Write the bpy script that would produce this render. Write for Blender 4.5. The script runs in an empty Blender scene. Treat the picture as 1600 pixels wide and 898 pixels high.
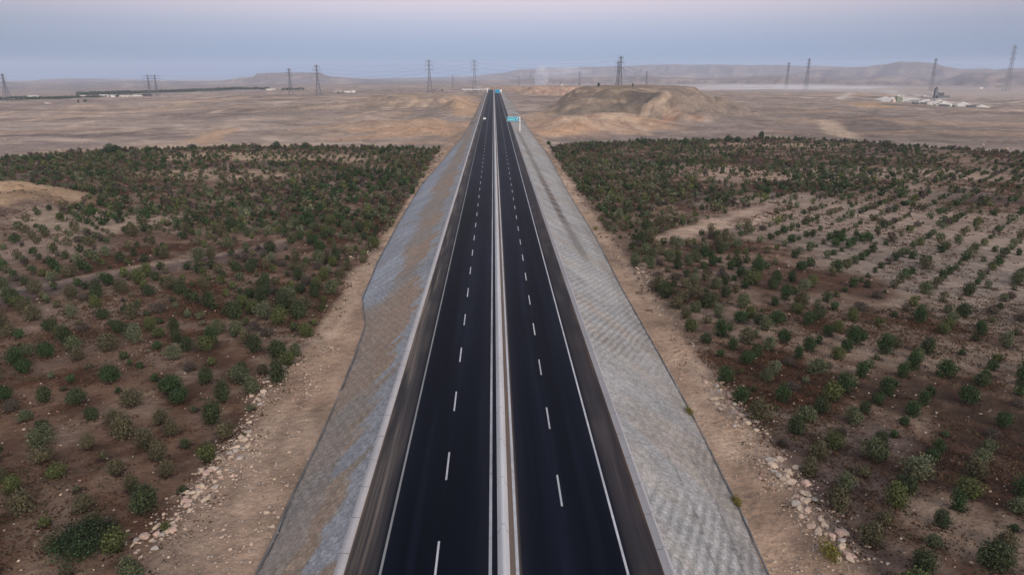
import bpy, bmesh, math, random
import numpy as np
from mathutils import Vector
random.seed(7); rng = np.random.default_rng(11)
C = bpy.context.scene
COL = C.collection
R = math.radians

# ------------------------------------------------------------ camera, sky, sun, exposure
F = 1067.0; PITCH = R(17.5); YAW = R(1.49); CAMX, CAMZ = -0.45, 32.0
cam_d = bpy.data.cameras.new('camera'); cam = bpy.data.objects.new('camera', cam_d); COL.objects.link(cam)
cam_d.sensor_width = 36.0; cam_d.lens = 36.0 * F / 1600.0
cam_d.clip_start = 0.5; cam_d.clip_end = 60000
cam.location = (CAMX, 0, CAMZ); cam.rotation_euler = (math.pi/2 - PITCH, 0, -YAW)
C.camera = cam

HORIZON_GLOW = 1.0
w = bpy.data.worlds.new('World'); C.world = w; w.use_nodes = True
nt = w.node_tree; nt.nodes.clear()
def N(t, **k):
    n = nt.nodes.new(t)
    for a, b in k.items(): setattr(n, a, b)
    return n
out = N('ShaderNodeOutputWorld'); bg = N('ShaderNodeBackground'); bg.inputs[1].default_value = 1.0
sky = N('ShaderNodeTexSky', sky_type='NISHITA'); sky.sun_disc = False
sky.sun_elevation = R(20); sky.sun_rotation = R(142)
geo = N('ShaderNodeTexCoord'); sep = N('ShaderNodeSeparateXYZ'); nt.links.new(geo.outputs['Generated'], sep.inputs[0])
ramp = N('ShaderNodeValToRGB'); nt.links.new(sep.outputs[2], ramp.inputs[0])
def s2l(r, g, b):
    f = lambda c: (c/255/12.92) if c/255 <= .04045 else ((c/255+.055)/1.055)**2.4
    return (f(r), f(g), f(b), 1)
stops = [(0.0, (116,148,190)), (0.014, (126,157,194)), (0.035, (153,173,204)), (0.058, (179,187,212)), (0.080, (208,203,220)), (0.100, (228,212,223)), (0.125, (248,222,226)), (0.16, (232,212,216)), (0.4, (192,196,212)), (1.0, (165,176,200))]
while len(ramp.color_ramp.elements) < len(stops): ramp.color_ramp.elements.new(.5)
for e, (p, c) in zip(ramp.color_ramp.elements, stops): e.position = p; e.color = s2l(*c)
# the sun has just gone behind the camera: the sky there is brighter and warmer
mr = N('ShaderNodeMapRange'); mr.inputs[1].default_value = 0.15; mr.inputs[2].default_value = -0.9; mr.inputs[3].default_value = 0; mr.inputs[4].default_value = 1
nt.links.new(sep.outputs[1], mr.inputs[0])
glow = N('ShaderNodeMix', data_type='RGBA', blend_type='ADD'); nt.links.new(mr.outputs[0], glow.inputs[0])
xx = N('ShaderNodeMath', operation='MULTIPLY'); nt.links.new(sep.outputs[0], xx.inputs[0]); nt.links.new(sep.outputs[0], xx.inputs[1])
xm = N('ShaderNodeMapRange'); xm.inputs[1].default_value = 0.0; xm.inputs[2].default_value = 0.34; xm.inputs[3].default_value = 1.0; xm.inputs[4].default_value = 0.72; nt.links.new(xx.outputs[0], xm.inputs[0])
xs_ = N('ShaderNodeVectorMath', operation='SCALE'); nt.links.new(ramp.outputs[0], xs_.inputs[0]); nt.links.new(xm.outputs[0], xs_.inputs[3])
nt.links.new(xs_.outputs[0], glow.inputs[6]); glow.inputs[7].default_value = (1.62, 1.36, 1.10, 1)
sc_ = N('ShaderNodeMix', data_type='RGBA', blend_type='MULTIPLY'); sc_.inputs[0].default_value = 1
nt.links.new(sky.outputs[0], sc_.inputs[6]); sc_.inputs[7].default_value = (.004, .004, .004, 1)
addn = N('ShaderNodeMix', data_type='RGBA', blend_type='ADD'); addn.inputs[0].default_value = 1
nt.links.new(glow.outputs[2], addn.inputs[6]); nt.links.new(sc_.outputs[2], addn.inputs[7])
nt.links.new(addn.outputs[2], bg.inputs[0]); nt.links.new(bg.outputs[0], out.inputs[0])

sl = bpy.data.lights.new('sun', 'SUN'); sl.energy = 2.2; sl.angle = R(20); sl.color = (1.0, .86, .74)
sun = bpy.data.objects.new('sun', sl); COL.objects.link(sun); sun.rotation_euler = (R(70), 0, R(38)); sun.location = (0, -50, 120)
C.view_settings.view_transform = 'Standard'; C.view_settings.look = 'None'; C.view_settings.gamma = 1
C.view_settings.use_curve_mapping = False; C.view_settings.exposure = 0.0
C.render.engine = 'CYCLES'
C.cycles.use_denoising = True
C.cycles.max_bounces = 4; C.cycles.diffuse_bounces = 2; C.cycles.glossy_bounces = 2; C.cycles.transparent_max_bounces = 8; C.cycles.volume_bounces = 1
C.cycles.use_adaptive_sampling = False
C.cycles.volume_max_steps = 128

# ------------------------------------------------------------ picture <-> place
fw = np.array([math.sin(YAW)*math.cos(PITCH), math.cos(YAW)*math.cos(PITCH), -math.sin(PITCH)])
rt = np.array([math.cos(YAW), -math.sin(YAW), 0.0]); up = np.cross(rt, fw)
def ray(px, py): return fw + (px-800)/F*rt + (449-py)/F*up
def on(px, py, z=-5.0):
    d = ray(px, py); t = (z-CAMZ)/d[2]; return CAMX+d[0]*t, d[1]*t
def at(px, py, Y):
    d = ray(px, py); t = Y/d[1]; return CAMX+d[0]*t, Y, CAMZ+d[2]*t
def proj(x, y, z):
    dx, dy, dz = x-CAMX, y, z-CAMZ
    a = dx*rt[0]+dy*rt[1]; b = dx*up[0]+dy*up[1]+dz*up[2]; c = dx*fw[0]+dy*fw[1]+dz*fw[2]
    return 800+F*a/c, 449-F*b/c
def eh(py): return np.tan(PITCH-np.arctan((449-np.asarray(py, float))/F))      # drop per metre of that row
YH = 449-F*math.tan(PITCH)

# ------------------------------------------------------------ noise
def _hash(ix, iy, s):
    h = (ix.astype(np.int64)*374761393 + iy.astype(np.int64)*668265263 + s*1442695041) & 0xffffffff
    h = ((h ^ (h >> 13))*1274126177) & 0xffffffff
    return ((h ^ (h >> 16)) & 0xffff)/65535.0
def vnoise(x, y, s=0):
    ix = np.floor(x); iy = np.floor(y); fx = x-ix; fy = y-iy
    fx = fx*fx*fx*(fx*(fx*6-15)+10); fy = fy*fy*fy*(fy*(fy*6-15)+10)
    a = _hash(ix, iy, s); b = _hash(ix+1, iy, s); c = _hash(ix, iy+1, s); d = _hash(ix+1, iy+1, s)
    return (a+(b-a)*fx)*(1-fy)+(c+(d-c)*fx)*fy
def fbm(x, y, sc, o=4, s=0, rough=.5):
    x = np.asarray(x, float)/sc; y = np.asarray(y, float)/sc
    v = 0; a = 1; t = 0
    for i in range(o):
        v = v+a*(vnoise(x*math.cos(i)+y*math.sin(i), -x*math.sin(i)+y*math.cos(i), s+i*17)*2-1); t += a; a *= rough; x = x*2.03; y = y*2.03
    return v/t
def sst(a, b, x):
    t = np.clip((np.asarray(x, float)-a)/(b-a), 0, 1); return t*t*(3-2*t)

# ------------------------------------------------------------ the embankment's cross section along the road
# left toe and right toe in metres from the road's axis, with the level of the ground there
LT = [on(x, y, z)+(z,) for x, y, z in [(400,898,-4.0),(430,838,-4.0),(462,765,-4.0),(498,690,-4.0),(528,622,-4.2),(553,560,-4.4),(571,508,-4.6),(566,468,-4.8),(590,410,-5.2),(622,350,-5.5),(658,290,-5.5),(697,245,-5),(727,206,-3.5),(742,178,-2.5),(751,158,-2)]]
RT = [on(x, y, z)+(z,) for x, y, z in [(1200,898,-4.6),(1150,785,-4.8),(1077,640,-5.1),(1022,540,-5.2),(971,450,-5.4),(930,370,-5.5),(887,300,-5.5),(855,240,-5.2),(832,210,-3.5),(816,185,-2.5),(800,160,-2)]]
LTy = np.array([15.]+[p[1] for p in LT]+[1500.]); LTx = np.array([LT[0][0]+.3]+[p[0] for p in LT]+[-14.]); LTz = np.array([-4.]+[p[2] for p in LT]+[-2.])
RTy = np.array([15.]+[p[1] for p in RT]+[1500.]); RTx = np.array([RT[0][0]-.2]+[p[0] for p in RT]+[14.]); RTz = np.array([-4.6]+[p[2] for p in RT]+[-2.])
EDGE = 11.35
def ltoe(y): return np.interp(y, LTy, LTx), np.interp(y, LTy, LTz)
def rtoe(y): return np.interp(y, RTy, RTx), np.interp(y, RTy, RTz)
def road_z(y): return -0.00012*np.maximum(0, np.asarray(y, float)-1290)**2
def slope_z(x, y):
    lx, lz = ltoe(y); rx, rz = rtoe(y)
    sl_ = np.interp(0, [0, 1], [0, 1])
    tl = np.clip((-x-EDGE)/np.maximum(-lx-EDGE, .1), 0, 1.5); tr = np.clip((x-EDGE)/np.maximum(rx-EDGE, .1), 0, 1.5)
    return np.where(x < 0, lz*tl, rz*tr)+road_z(y)

# ------------------------------------------------------------ the terrain
US = np.array([-300, 0, 200, 400, 600, 771, 900, 1100, 1300, 1500, 1900.])
DS = np.array([60, 300, 420, 700, 1100, 1600, 2400, 4000, 7000, 13000.])
ROW = {700:(181,180,178,173,169,167,169,172,175,176,177), 1100:(163,160,158,152,150,147.5,151,151,152,160,162),
       1600:(152,151,149,145,142,141,143,143,144,148,150), 2400:(145,144.5,143,140,137,136,137.5,137.5,137,139,140),
       4000:(138,137,136,133.5,131,130,130.5,130,130,131,132), 7000:(131,130,129,128,126,125,125,125,125,126,126),
       13000:(127,126.5,126.5,125,124,123,122,121,121,121,121)}
TAB = np.zeros((len(DS), len(US))); TAB[0] = -4.6; TAB[1] = -5.6; TAB[2] = -5.8
for i, d in enumerate(DS[3:]): TAB[3+i] = CAMZ - eh(ROW[int(d)])*d
def table(u, D):
    li = np.interp(np.log(np.maximum(D, 60)), np.log(DS), np.arange(len(DS))); i0 = np.clip(np.floor(li).astype(int), 0, len(DS)-2); f = li-i0; f = f*f*(3-2*f)*.35+f*.65
    cols = np.array([np.interp(np.ravel(u), US, TAB[k]) for k in range(len(DS))])
    i0r = i0.ravel(); n = np.arange(i0r.size)
    return (cols[i0r, n]*(1-f.ravel())+cols[i0r+1, n]*f.ravel()).reshape(np.shape(u))
SKY = [(-300,124),(-60,126),(20,126),(60,122.8),(100,121.6),(150,122.2),(205,122.8),(235,126),(330,125.5),(400,122),(560,122.5),(680,121.5),(740,119),(785,114.5),(812,108.5),(850,107),(900,105.8),(960,103.8),(1050,101),(1130,101.5),(1200,103),(1300,104.8),(1400,106),(1500,109),(1600,109),(1900,107)]
MESA = [(340,126),(375,121),(395,119.8),(401,115.2),(440,113.3),(500,113.6),(509,117.5),(520,119.5),(560,122.5),(620,126)]
HILL = [(1180,126),(1250,112),(1330,106),(1365,103),(1400,99.3),(1430,98.2),(1448,100.5),(1480,106.5),(1505,109.5),(1540,108),(1600,108.5),(1700,106),(1900,104)]
LOWR = [(1180,134),(1240,127),(1290,122),(1330,124.5),(1375,118),(1410,123),(1440,120),(1475,124),(1510,114),(1600,113),(1900,112)]
MIDR = [(700,131),(770,127),(830,123),(1000,119),(1100,122),(1200,118),(1300,121),(1400,124)]
def ridge(z, u, D, prof, D0, front, back, s):
    pu = [p[0] for p in prof]; py = [p[1] for p in prof]
    top = CAMZ - eh(np.interp(u, pu, py))*D0
    top = top + fbm(u*1.0, D*0, 26, 4, s)*D0*(.0011 if D0 != 6500 else .0004)
    gl_ = np.abs(fbm(u+20*fbm(u, D/90, 20, 2, s+9), D/140, 14, 4, s+8))*D0*.007
    wob = fbm(u, D/60, 45, 4, s+5)
    t = (D-(D0-front*(1+.35*wob)))/front
    rise = np.clip(t, 0, 1)
    rise = rise + .10*np.sin(rise*math.pi*3+wob*4)*np.clip(rise*(1-rise)*4, 0, 1)       # benches of the scarp
    fall = sst(D0+back, D0, D)
    r = np.where(D < D0, rise, fall)
    r = np.clip(r, 0, 1)
    return z + np.maximum(0, top-z)*r - gl_*np.clip(r*(1-r)*4, 0, 1)*(top > z)
def uD(x, y):
    D = np.hypot(x-CAMX, y); az = np.arctan2(x-CAMX, np.maximum(y, 1e-3)) - YAW
    return 800+F*np.tan(np.clip(az, -1.2, 1.2))/math.cos(PITCH)*1.0, D
# direction columns: the picture column in which the horizon point of that azimuth appears
def pt(u, D):     # world x,y of a column at the horizon and a distance
    a = YAW+math.atan((u-800)/F*math.cos(PITCH)); return CAMX+D*math.sin(a), D*math.cos(a)
def ground_row(u, row, D): return CAMZ-float(eh(row))*D
#       column, distance, half width, half depth, top z, shoulder (0..1 flat share), noise seed
MOUNDS = [(672, 478, 46, 46, 2.0, .15, 3), (615, 500, 70, 38, -0.4, .1, 4), (560, 470, 60, 30, -2.8, .1, 7),
          (655, 790, 95, 95, 8.3, .3, 5), (722, 720, 26, 60, 6.0, .3, 8),(560, 760, 90, 70, 1.5, .1, 6),
          (880, 470, 62, 42, 3.8, .1, 9), (838, 520, 24, 70, 2.8, .1, 10), (955, 520, 58, 46, 3.6, .1, 12),
          (1006, 728, 96, 160, 18.2, .46, 14), (1085, 700, 42, 60, 6.0, .1, 15), (930, 640, 52, 60, 10.0, .1, 16),
          (875, 1150, 78, 60, 10.2, .5, 18), (790, 1500, 100, 60, 3, .3, 19)]
SAND = on(-6, 312, -2.5)
def edge_y(x):    # far limit of the orchard
    return np.where(x < 0, np.interp(-x, [27, 60, 127, 194, 225, 400], [357, 366, 372, 352, 320, 180]), np.interp(x, [27, 35, 83, 164, 207, 255, 400], [352, 372, 396, 413, 385, 330, 240]))
def Z(x, y):
    x = np.asarray(x, float); y = np.asarray(y, float)
    u, D = uD(x, y)
    z = table(u, D)
    far = sst(420, 800, D)
    z = z + fbm(x, y, 38, 4, 2)*(.45+1.2*far) + fbm(x, y, 190, 3, 21)*(.5+2.2*far)
    z = z + fbm(x, y*.6, 900, 5, 41)*7*sst(1500, 3500, D)
    wx_ = x+45*fbm(x, y, 120, 3, 71); wy_ = y+45*fbm(x, y, 120, 3, 72)
    z = z + (.55-np.abs(fbm(wx_, wy_, 130, 5, 73))*2.4)*1.9*sst(430, 600, D)*sst(2400, 1500, D)
    z = z - 1.4*np.abs(fbm(x+60*fbm(x, y, 90, 2, 77), y, 70, 3, 51))*sst(380, 520, D)
    for mu, mD, hw, hd, top, sh, s in MOUNDS:
        cx, cy = pt(mu, mD); dx = (x-cx)/hw; dy = (y-cy)/hd
        r = np.sqrt(dx*dx+dy*dy)+.22*fbm(x, y, 40, 4, s)+.05*fbm(x, y, 9, 2, s+3)
        m = sst(1.0, sh, r)
        top_ = top+.5*fbm(x, y, 25, 3, s+1)
        gull = 3.6*np.abs(fbm(x*1.0, y*1.0, 17, 4, s+60))*np.clip(m*(1-m)*4, 0, 1)*min(1, (top+7)/12)*(.30 if hd > 120 else 1)
        z = z+np.maximum(0, top_-z)*m-gull
    # the pit on the big mound
    cx, cy = pt(1013, 636); z = z-3.6*np.exp(-(((x-cx)/15)**2+((y-cy)/18)**2)**1.3)
    # sand mound in the left orchard
    z = z+7.0*np.exp(-(((x-SAND[0])/20)**2+((y-SAND[1])/24)**2)**1.2)*(1+.35*fbm(x, y, 14, 4, 61))
    z = ridge(z, u, D, MIDR, 5200, 1500, 900, 201)
    z = ridge(z, u, D, MESA, 6500, 700, 900, 211)
    z = ridge(z, u, D, LOWR, 5600, 1500, 900, 251)
    z = ridge(z, u, D, HILL, 7600, 1500, 1800, 221)
    z = ridge(z, u, D, SKY, 10000, 2600, 2500, 231)
    # flat dirt strips beside the toes, and the bed under the road and its slopes
    lx, lz = ltoe(y); rx, rz = rtoe(y)
    toe = np.where(x < 0, lx, rx); tz = np.where(x < 0, lz, rz)+road_z(y)*.0
    off = np.abs(x)-np.abs(toe)
    nearroad = np.where(y < 1500, 1.0, 0.0)
    k = np.where(y > 430, sst(26, 2, off), sst(9, 1.5, off))*nearroad
    z = z*(1-k)+(tz+.12*fbm(x, y, 6, 3, 90))*k
    bed = np.minimum(slope_z(x, y)-.45, z)
    inside = (off < -.3) & (y < 1500)
    return np.where(inside, bed, z)

_dd = np.concatenate([np.arange(370, 1300, 2.5), np.arange(1300, 9000, 25)])
def hit(px, py):
    d = ray(px, py); k = _dd/math.hypot(d[0], d[1]); X_ = CAMX+d[0]*k; Y_ = d[1]*k; zr = CAMZ+d[2]*k
    b = np.nonzero(zr < Z(X_, Y_))[0]
    i = b[0] if len(b) else -1
    return float(X_[i]), float(Y_[i])

# ------------------------------------------------------------ materials
def mat(name, col=(.5,.5,.5), rough=.85, metal=0, noise=None, bump=None, attr=None, spec=.3):
    m = bpy.data.materials.new(name); m.use_nodes = True
    t = m.node_tree; b = t.nodes['Principled BSDF']; b.inputs['Roughness'].default_value = rough; b.inputs['Metallic'].default_value = metal
    b.inputs['Specular IOR Level'].default_value = spec
    src = None
    if attr:
        a = t.nodes.new('ShaderNodeAttribute'); a.attribute_name = attr; src = a.outputs['Color']
    else:
        v = t.nodes.new('ShaderNodeRGB'); v.outputs[0].default_value = (*col, 1); src = v.outputs[0]
    co = t.nodes.new('ShaderNodeTexCoord')
    for sc, amt, stretch in (noise or []):
        mp = t.nodes.new('ShaderNodeMapping'); mp.inputs['Scale'].default_value = stretch; t.links.new(co.outputs['Object'], mp.inputs[0])
        n = t.nodes.new('ShaderNodeTexNoise'); n.inputs['Scale'].default_value = sc; n.inputs['Detail'].default_value = 4; n.inputs['Roughness'].default_value = .6
        t.links.new(mp.outputs[0], n.inputs['Vector'])
        r = t.nodes.new('ShaderNodeMapRange'); r.inputs[1].default_value = .3; r.inputs[2].default_value = .7; r.inputs[3].default_value = 1-amt; r.inputs[4].default_value = 1+amt
        r.clamp = False
        t.links.new(n.outputs[0], r.inputs[0])
        mx = t.nodes.new('ShaderNodeVectorMath'); mx.operation = 'SCALE'; t.links.new(src, mx.inputs[0]); t.links.new(r.outputs[0], mx.inputs[3]); src = mx.outputs[0]
    t.links.new(src, b.inputs['Base Color'])
    if bump:
        n = t.nodes.new('ShaderNodeTexNoise'); n.inputs['Scale'].default_value = bump[0]; n.inputs['Detail'].default_value = 5; t.links.new(co.outputs['Object'], n.inputs['Vector'])
        bp = t.nodes.new('ShaderNodeBump'); bp.inputs['Strength'].default_value = bump[1]; bp.inputs['Distance'].default_value = bump[2]
        t.links.new(n.outputs[0], bp.inputs['Height']); t.links.new(bp.outputs[0], b.inputs['Normal'])
    return m
ONE = (1, 1, 1)
M = {}
M['ground'] = mat('earth', attr='Col', rough=.95, spec=.1, noise=[(.9, .20, ONE), (.22, .22, ONE), (4.0, .14, ONE), (.03, .12, (1, .8, 1)), (.09, .16, ONE)], bump=(1.6, .8, .35))
M['asphalt'] = mat('asphalt', attr='Col', rough=.6, spec=.04, noise=[(1.3, .14, (1, .02, 1)), (.25, .16, (1, .12, 1)), (30, .08, ONE)])
M['asphalt'].node_tree.nodes['Principled BSDF'].inputs['Specular Tint'].default_value = (.5, .72, 1.0, 1)
M['paint'] = mat('road_paint', (.36,.38,.42), rough=.6, noise=[(.35, .22, (1,.3,1)), (1.5, .16, ONE), (14, .12, ONE)])
M['dull_paint'] = mat('dusty_road_paint', (.17,.18,.19), rough=.7, noise=[(.6, .25, (1,.2,1)), (9, .15, ONE)])
M['concrete'] = mat('concrete', (.42,.44,.48), rough=.8, noise=[(.5, .08, (1,.2,1)), (6, .06, ONE)], bump=(12, .3, .02))
M['kerb'] = mat('kerb_concrete', (.33,.33,.35), rough=.8, noise=[(.35, .10, (1,.3,1)), (5, .08, ONE)], bump=(10, .3, .02))
def stones(m, sc, dark):
    t = m.node_tree; b = t.nodes['Principled BSDF']; src = b.inputs['Base Color'].links[0].from_socket; co = t.nodes.new('ShaderNodeTexCoord')
    v = t.nodes.new('ShaderNodeTexVoronoi'); v.feature = 'DISTANCE_TO_EDGE'; v.inputs['Scale'].default_value = sc; t.links.new(co.outputs['Object'], v.inputs['Vector'])
    v2 = t.nodes.new('ShaderNodeTexVoronoi'); v2.inputs['Scale'].default_value = sc; t.links.new(co.outputs['Object'], v2.inputs['Vector'])
    r = t.nodes.new('ShaderNodeMapRange'); r.inputs[1].default_value = 0; r.inputs[2].default_value = .09; r.inputs[3].default_value = dark; r.inputs[4].default_value = 1.06; t.links.new(v.outputs['Distance'], r.inputs[0])
    sp = t.nodes.new('ShaderNodeSeparateColor'); t.links.new(v2.outputs['Color'], sp.inputs[0]); r2 = t.nodes.new('ShaderNodeMapRange'); r2.inputs[3].default_value = .84; r2.inputs[4].default_value = 1.18; t.links.new(sp.outputs[0], r2.inputs[0])
    mu = t.nodes.new('ShaderNodeMath'); mu.operation = 'MULTIPLY'; t.links.new(r.outputs[0], mu.inputs[0]); t.links.new(r2.outputs[0], mu.inputs[1])
    mx = t.nodes.new('ShaderNodeVectorMath'); mx.operation = 'SCALE'; t.links.new(src, mx.inputs[0]); t.links.new(mu.outputs[0], mx.inputs[3]); t.links.new(mx.outputs[0], b.inputs['Base Color'])
def joints(m, every, wd):
    t = m.node_tree; b = t.nodes['Principled BSDF']; src = b.inputs['Base Color'].links[0].from_socket; co = t.nodes.new('ShaderNodeTexCoord'); sp = t.nodes.new('ShaderNodeSeparateXYZ'); t.links.new(co.outputs['Object'], sp.inputs[0])
    q = t.nodes.new('ShaderNodeMath'); q.operation = 'PINGPONG'; q.inputs[1].default_value = every/2; t.links.new(sp.outputs[1], q.inputs[0])
    r = t.nodes.new('ShaderNodeMapRange'); r.inputs[1].default_value = wd; r.inputs[2].default_value = wd*2; r.inputs[3].default_value = .45; r.inputs[4].default_value = 1; t.links.new(q.outputs[0], r.inputs[0])
    mx = t.nodes.new('ShaderNodeVectorMath'); mx.operation = 'SCALE'; t.links.new(src, mx.inputs[0]); t.links.new(r.outputs[0], mx.inputs[3]); t.links.new(mx.outputs[0], b.inputs['Base Color'])
joints(M['concrete'], 6.0, .03); joints(M['kerb'], 4.0, .025)
M['slope'] = mat('stone_facing', attr='Col', rough=.9, spec=.15, noise=[(3.0, .10, ONE), (12, .10, ONE)], bump=(5, .7, .10))
stones(M['slope'], 2.3, .66)
M['leaf'] = mat('leaves', attr='Col', rough=.75, spec=.2)
M['bark'] = mat('bark', (.09,.07,.055), noise=[(12, .2, ONE)])
M['rock'] = mat('limestone', (.42,.34,.27), noise=[(2.5, .2, ONE), (9, .12, ONE)], bump=(5, .6, .08))
M['rock_pink'] = mat('pinkish_limestone', (.38,.28,.24), noise=[(2.5, .2, ONE), (9, .12, ONE)], bump=(5, .6, .08))
M['rock_grey'] = mat('grey_limestone', (.30,.27,.25), noise=[(2.5, .2, ONE), (9, .12, ONE)], bump=(5, .6, .08))
M['rubble'] = mat('rubble', attr='Col', bump=(6, .5, .05))
M['steel'] = mat('galvanised_steel', (.10,.11,.14), rough=.6, metal=.0, noise=[(3, .1, ONE)])
M['wire'] = mat('cable', (.12,.13,.16), rough=.6)
M['white'] = mat('white_paint', (.75,.75,.75), rough=.5, noise=[(2, .06, ONE)])
M['blue'] = mat('sign_blue', (.0,.21,.36), rough=.4, noise=[(1, .08, ONE)])
M['teal'] = mat('sign_lettering', (.35,.85,.78), rough=.4)
M['wall_white'] = mat('limewashed_wall', (.62,.60,.58), noise=[(.3, .1, ONE)])
M['wall_tan'] = mat('plastered_wall', (.38,.32,.28), noise=[(.3, .1, ONE)])
M['dark'] = mat('dark_opening', (.03,.03,.035), rough=.4)
M['roof'] = mat('roof_sheet', (.42,.42,.44), noise=[(.5, .1, ONE)])
M['plant_metal'] = mat('plant_steel', (.09,.10,.12), rough=.6, noise=[(.6, .2, ONE)])
M['gravel'] = mat('crushed_stone', (.43,.42,.405), noise=[(.15, .12, ONE), (1.2, .1, ONE)], bump=(1, .5, .3))
M['glass'] = mat('car_glass', (.02,.025,.03), rough=.1, spec=.6)
M['car'] = mat('car_paint', (.62,.64,.66), rough=.3, spec=.5, noise=[(2, .03, ONE)])
M['tyre'] = mat('tyre', (.02,.02,.02), rough=.8)
M['lamp'] = mat('lamp_glass', (.7,.7,.65), rough=.2)
M['green_metal'] = mat('green_machine', (.16,.19,.15), rough=.7, noise=[(.5, .2, ONE)])

# ------------------------------------------------------------ object helpers
def tag(o, label=None, cat=None, group=None, kind=None):
    if label: o['label'] = label
    if cat: o['category'] = cat
    if group: o['group'] = group
    if kind: o['kind'] = kind
    return o
def link(name, me, m=None, parent=None):
    o = bpy.data.objects.new(name, me); COL.objects.link(o)
    if m is not None and not me.materials: me.materials.append(m)
    if parent is not None: o.parent = parent
    return o
def empty(name, loc, rz=0, **k):
    o = bpy.data.objects.new(name, None); COL.objects.link(o); o.location = loc; o.rotation_euler = (0, 0, rz); o.empty_display_size = .5
    return tag(o, **k)
def np_mesh(name, V, Fc, col=None, smooth=False, domain='POINT'):
    V = np.asarray(V, np.float32); Fc = np.asarray(Fc, np.int32); k = Fc.shape[1]
    me = bpy.data.meshes.new(name); me.vertices.add(len(V)); me.vertices.foreach_set('co', V.ravel())
    me.loops.add(Fc.size); me.loops.foreach_set('vertex_index', Fc.ravel())
    me.polygons.add(len(Fc)); me.polygons.foreach_set('loop_start', np.arange(0, Fc.size, k, dtype=np.int32)); me.polygons.foreach_set('loop_total', np.full(len(Fc), k, np.int32))
    if smooth: me.polygons.foreach_set('use_smooth', np.ones(len(Fc), bool))
    me.update(calc_edges=True)
    if col is not None:
        a = me.color_attributes.new('Col', 'FLOAT_COLOR', domain)
        c = np.ones((len(col), 4), np.float32); c[:, :3] = np.clip(col, 0, 1); a.data.foreach_set('color', c.ravel())
    return me
class MB:
    def __init__(s): s.b = bmesh.new()
    def box(s, c, d, rz=0, rx=0, ry=0, taper=1, bev=0):
        r = bmesh.ops.create_cube(s.b, size=1); vs = r['verts']
        from mathutils import Matrix, Euler
        for v in vs:
            k = taper if v.co.z > 0 else 1
            v.co = Vector((v.co.x*d[0]*k, v.co.y*d[1]*k, v.co.z*d[2]))
        if bev: 
            es = list({e for v in vs for e in v.link_edges}); rr = bmesh.ops.bevel(s.b, geom=es, offset=bev, segments=2, affect='EDGES'); vs = rr['verts']+[v for v in vs if v.is_valid]
            vs = list({v for v in vs})
        bmesh.ops.transform(s.b, matrix=Matrix.Translation(c) @ Euler((rx, ry, rz)).to_matrix().to_4x4(), verts=vs); return s
    def bar(s, a, b, r, n=4, r2=None):
        a = Vector(a); b = Vector(b); d = b-a; L = d.length
        if L < 1e-6: return s
        from mathutils import Matrix
        q = bmesh.ops.create_cone(s.b, cap_ends=True, segments=n, radius1=r, radius2=r if r2 is None else r2, depth=L)
        bmesh.ops.transform(s.b, matrix=Matrix.Translation((a+b)/2) @ d.to_track_quat('Z', 'Y').to_matrix().to_4x4(), verts=q['verts']); return s
    def prism(s, pts, y0, y1, axis='y'):
        f = (lambda p, t: (p[0], t, p[1])) if axis == 'y' else (lambda p, t: (t, p[0], p[1]))
        A = [s.b.verts.new(f(p, y0)) for p in pts]; B = [s.b.verts.new(f(p, y1)) for p in pts]; n = len(pts)
        s.b.faces.new(A[::-1]); s.b.faces.new(B)
        for i in range(n): s.b.faces.new((A[i], A[(i+1) % n], B[(i+1) % n], B[i]))
        return s
    def mesh(s, name, smooth=False):
        bmesh.ops.recalc_face_normals(s.b, faces=s.b.faces[:]); me = bpy.data.meshes.new(name); s.b.to_mesh(me); s.b.free()
        if smooth: me.polygons.foreach_set('use_smooth', np.ones(len(me.polygons), bool))
        return me
    def build(s, name, m, parent=None, smooth=False): return link(name, s.mesh(name, smooth), m, parent)

# ------------------------------------------------------------ ground colours (of the earth itself)
def lin(r, g, b): return np.array(s2l(r, g, b)[:3])
def polydist(x, y, pts):
    d = np.full(np.shape(x), 1e9)
    for (ax, ay), (bx, by) in zip(pts[:-1], pts[1:]):
        vx, vy = bx-ax, by-ay; t = np.clip(((x-ax)*vx+(y-ay)*vy)/(vx*vx+vy*vy), 0, 1); d = np.minimum(d, np.hypot(x-ax-t*vx, y-ay-t*vy))
    return d
def blob(x, y, px, py, rx, ry, z=-5.5, s=0):
    cx, cy = on(px, py, z); return sst(1.15, .5, np.hypot((x-cx)/rx, (y-cy)/ry)+.9*fbm(x, y, max(rx, ry)*.7, 5, s, .6))
def in_orchard(x, y):
    return sst(25.2, 27.5, np.abs(x)+1.2*fbm(x, y, 9, 2, 5))*sst(6, -3, y-edge_y(x)+4*fbm(x, y, 30, 2, 6))
TR_L = [on(*p, -5.5) for p in [(-40,464),(60,452),(150,432),(250,415),(340,402),(440,380)]]
TR_R = [on(*p, -5.5) for p in [(1040,378),(1090,360),(1130,345),(1200,324)]]
TR_R2 = [on(*p, -5.5) for p in [(1090,362),(1160,350),(1230,338)]]
def mixc(c, m, col): 
    m = np.clip(m, 0, 1)[..., None]; return c*(1-m)+np.asarray(col)*m
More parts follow.
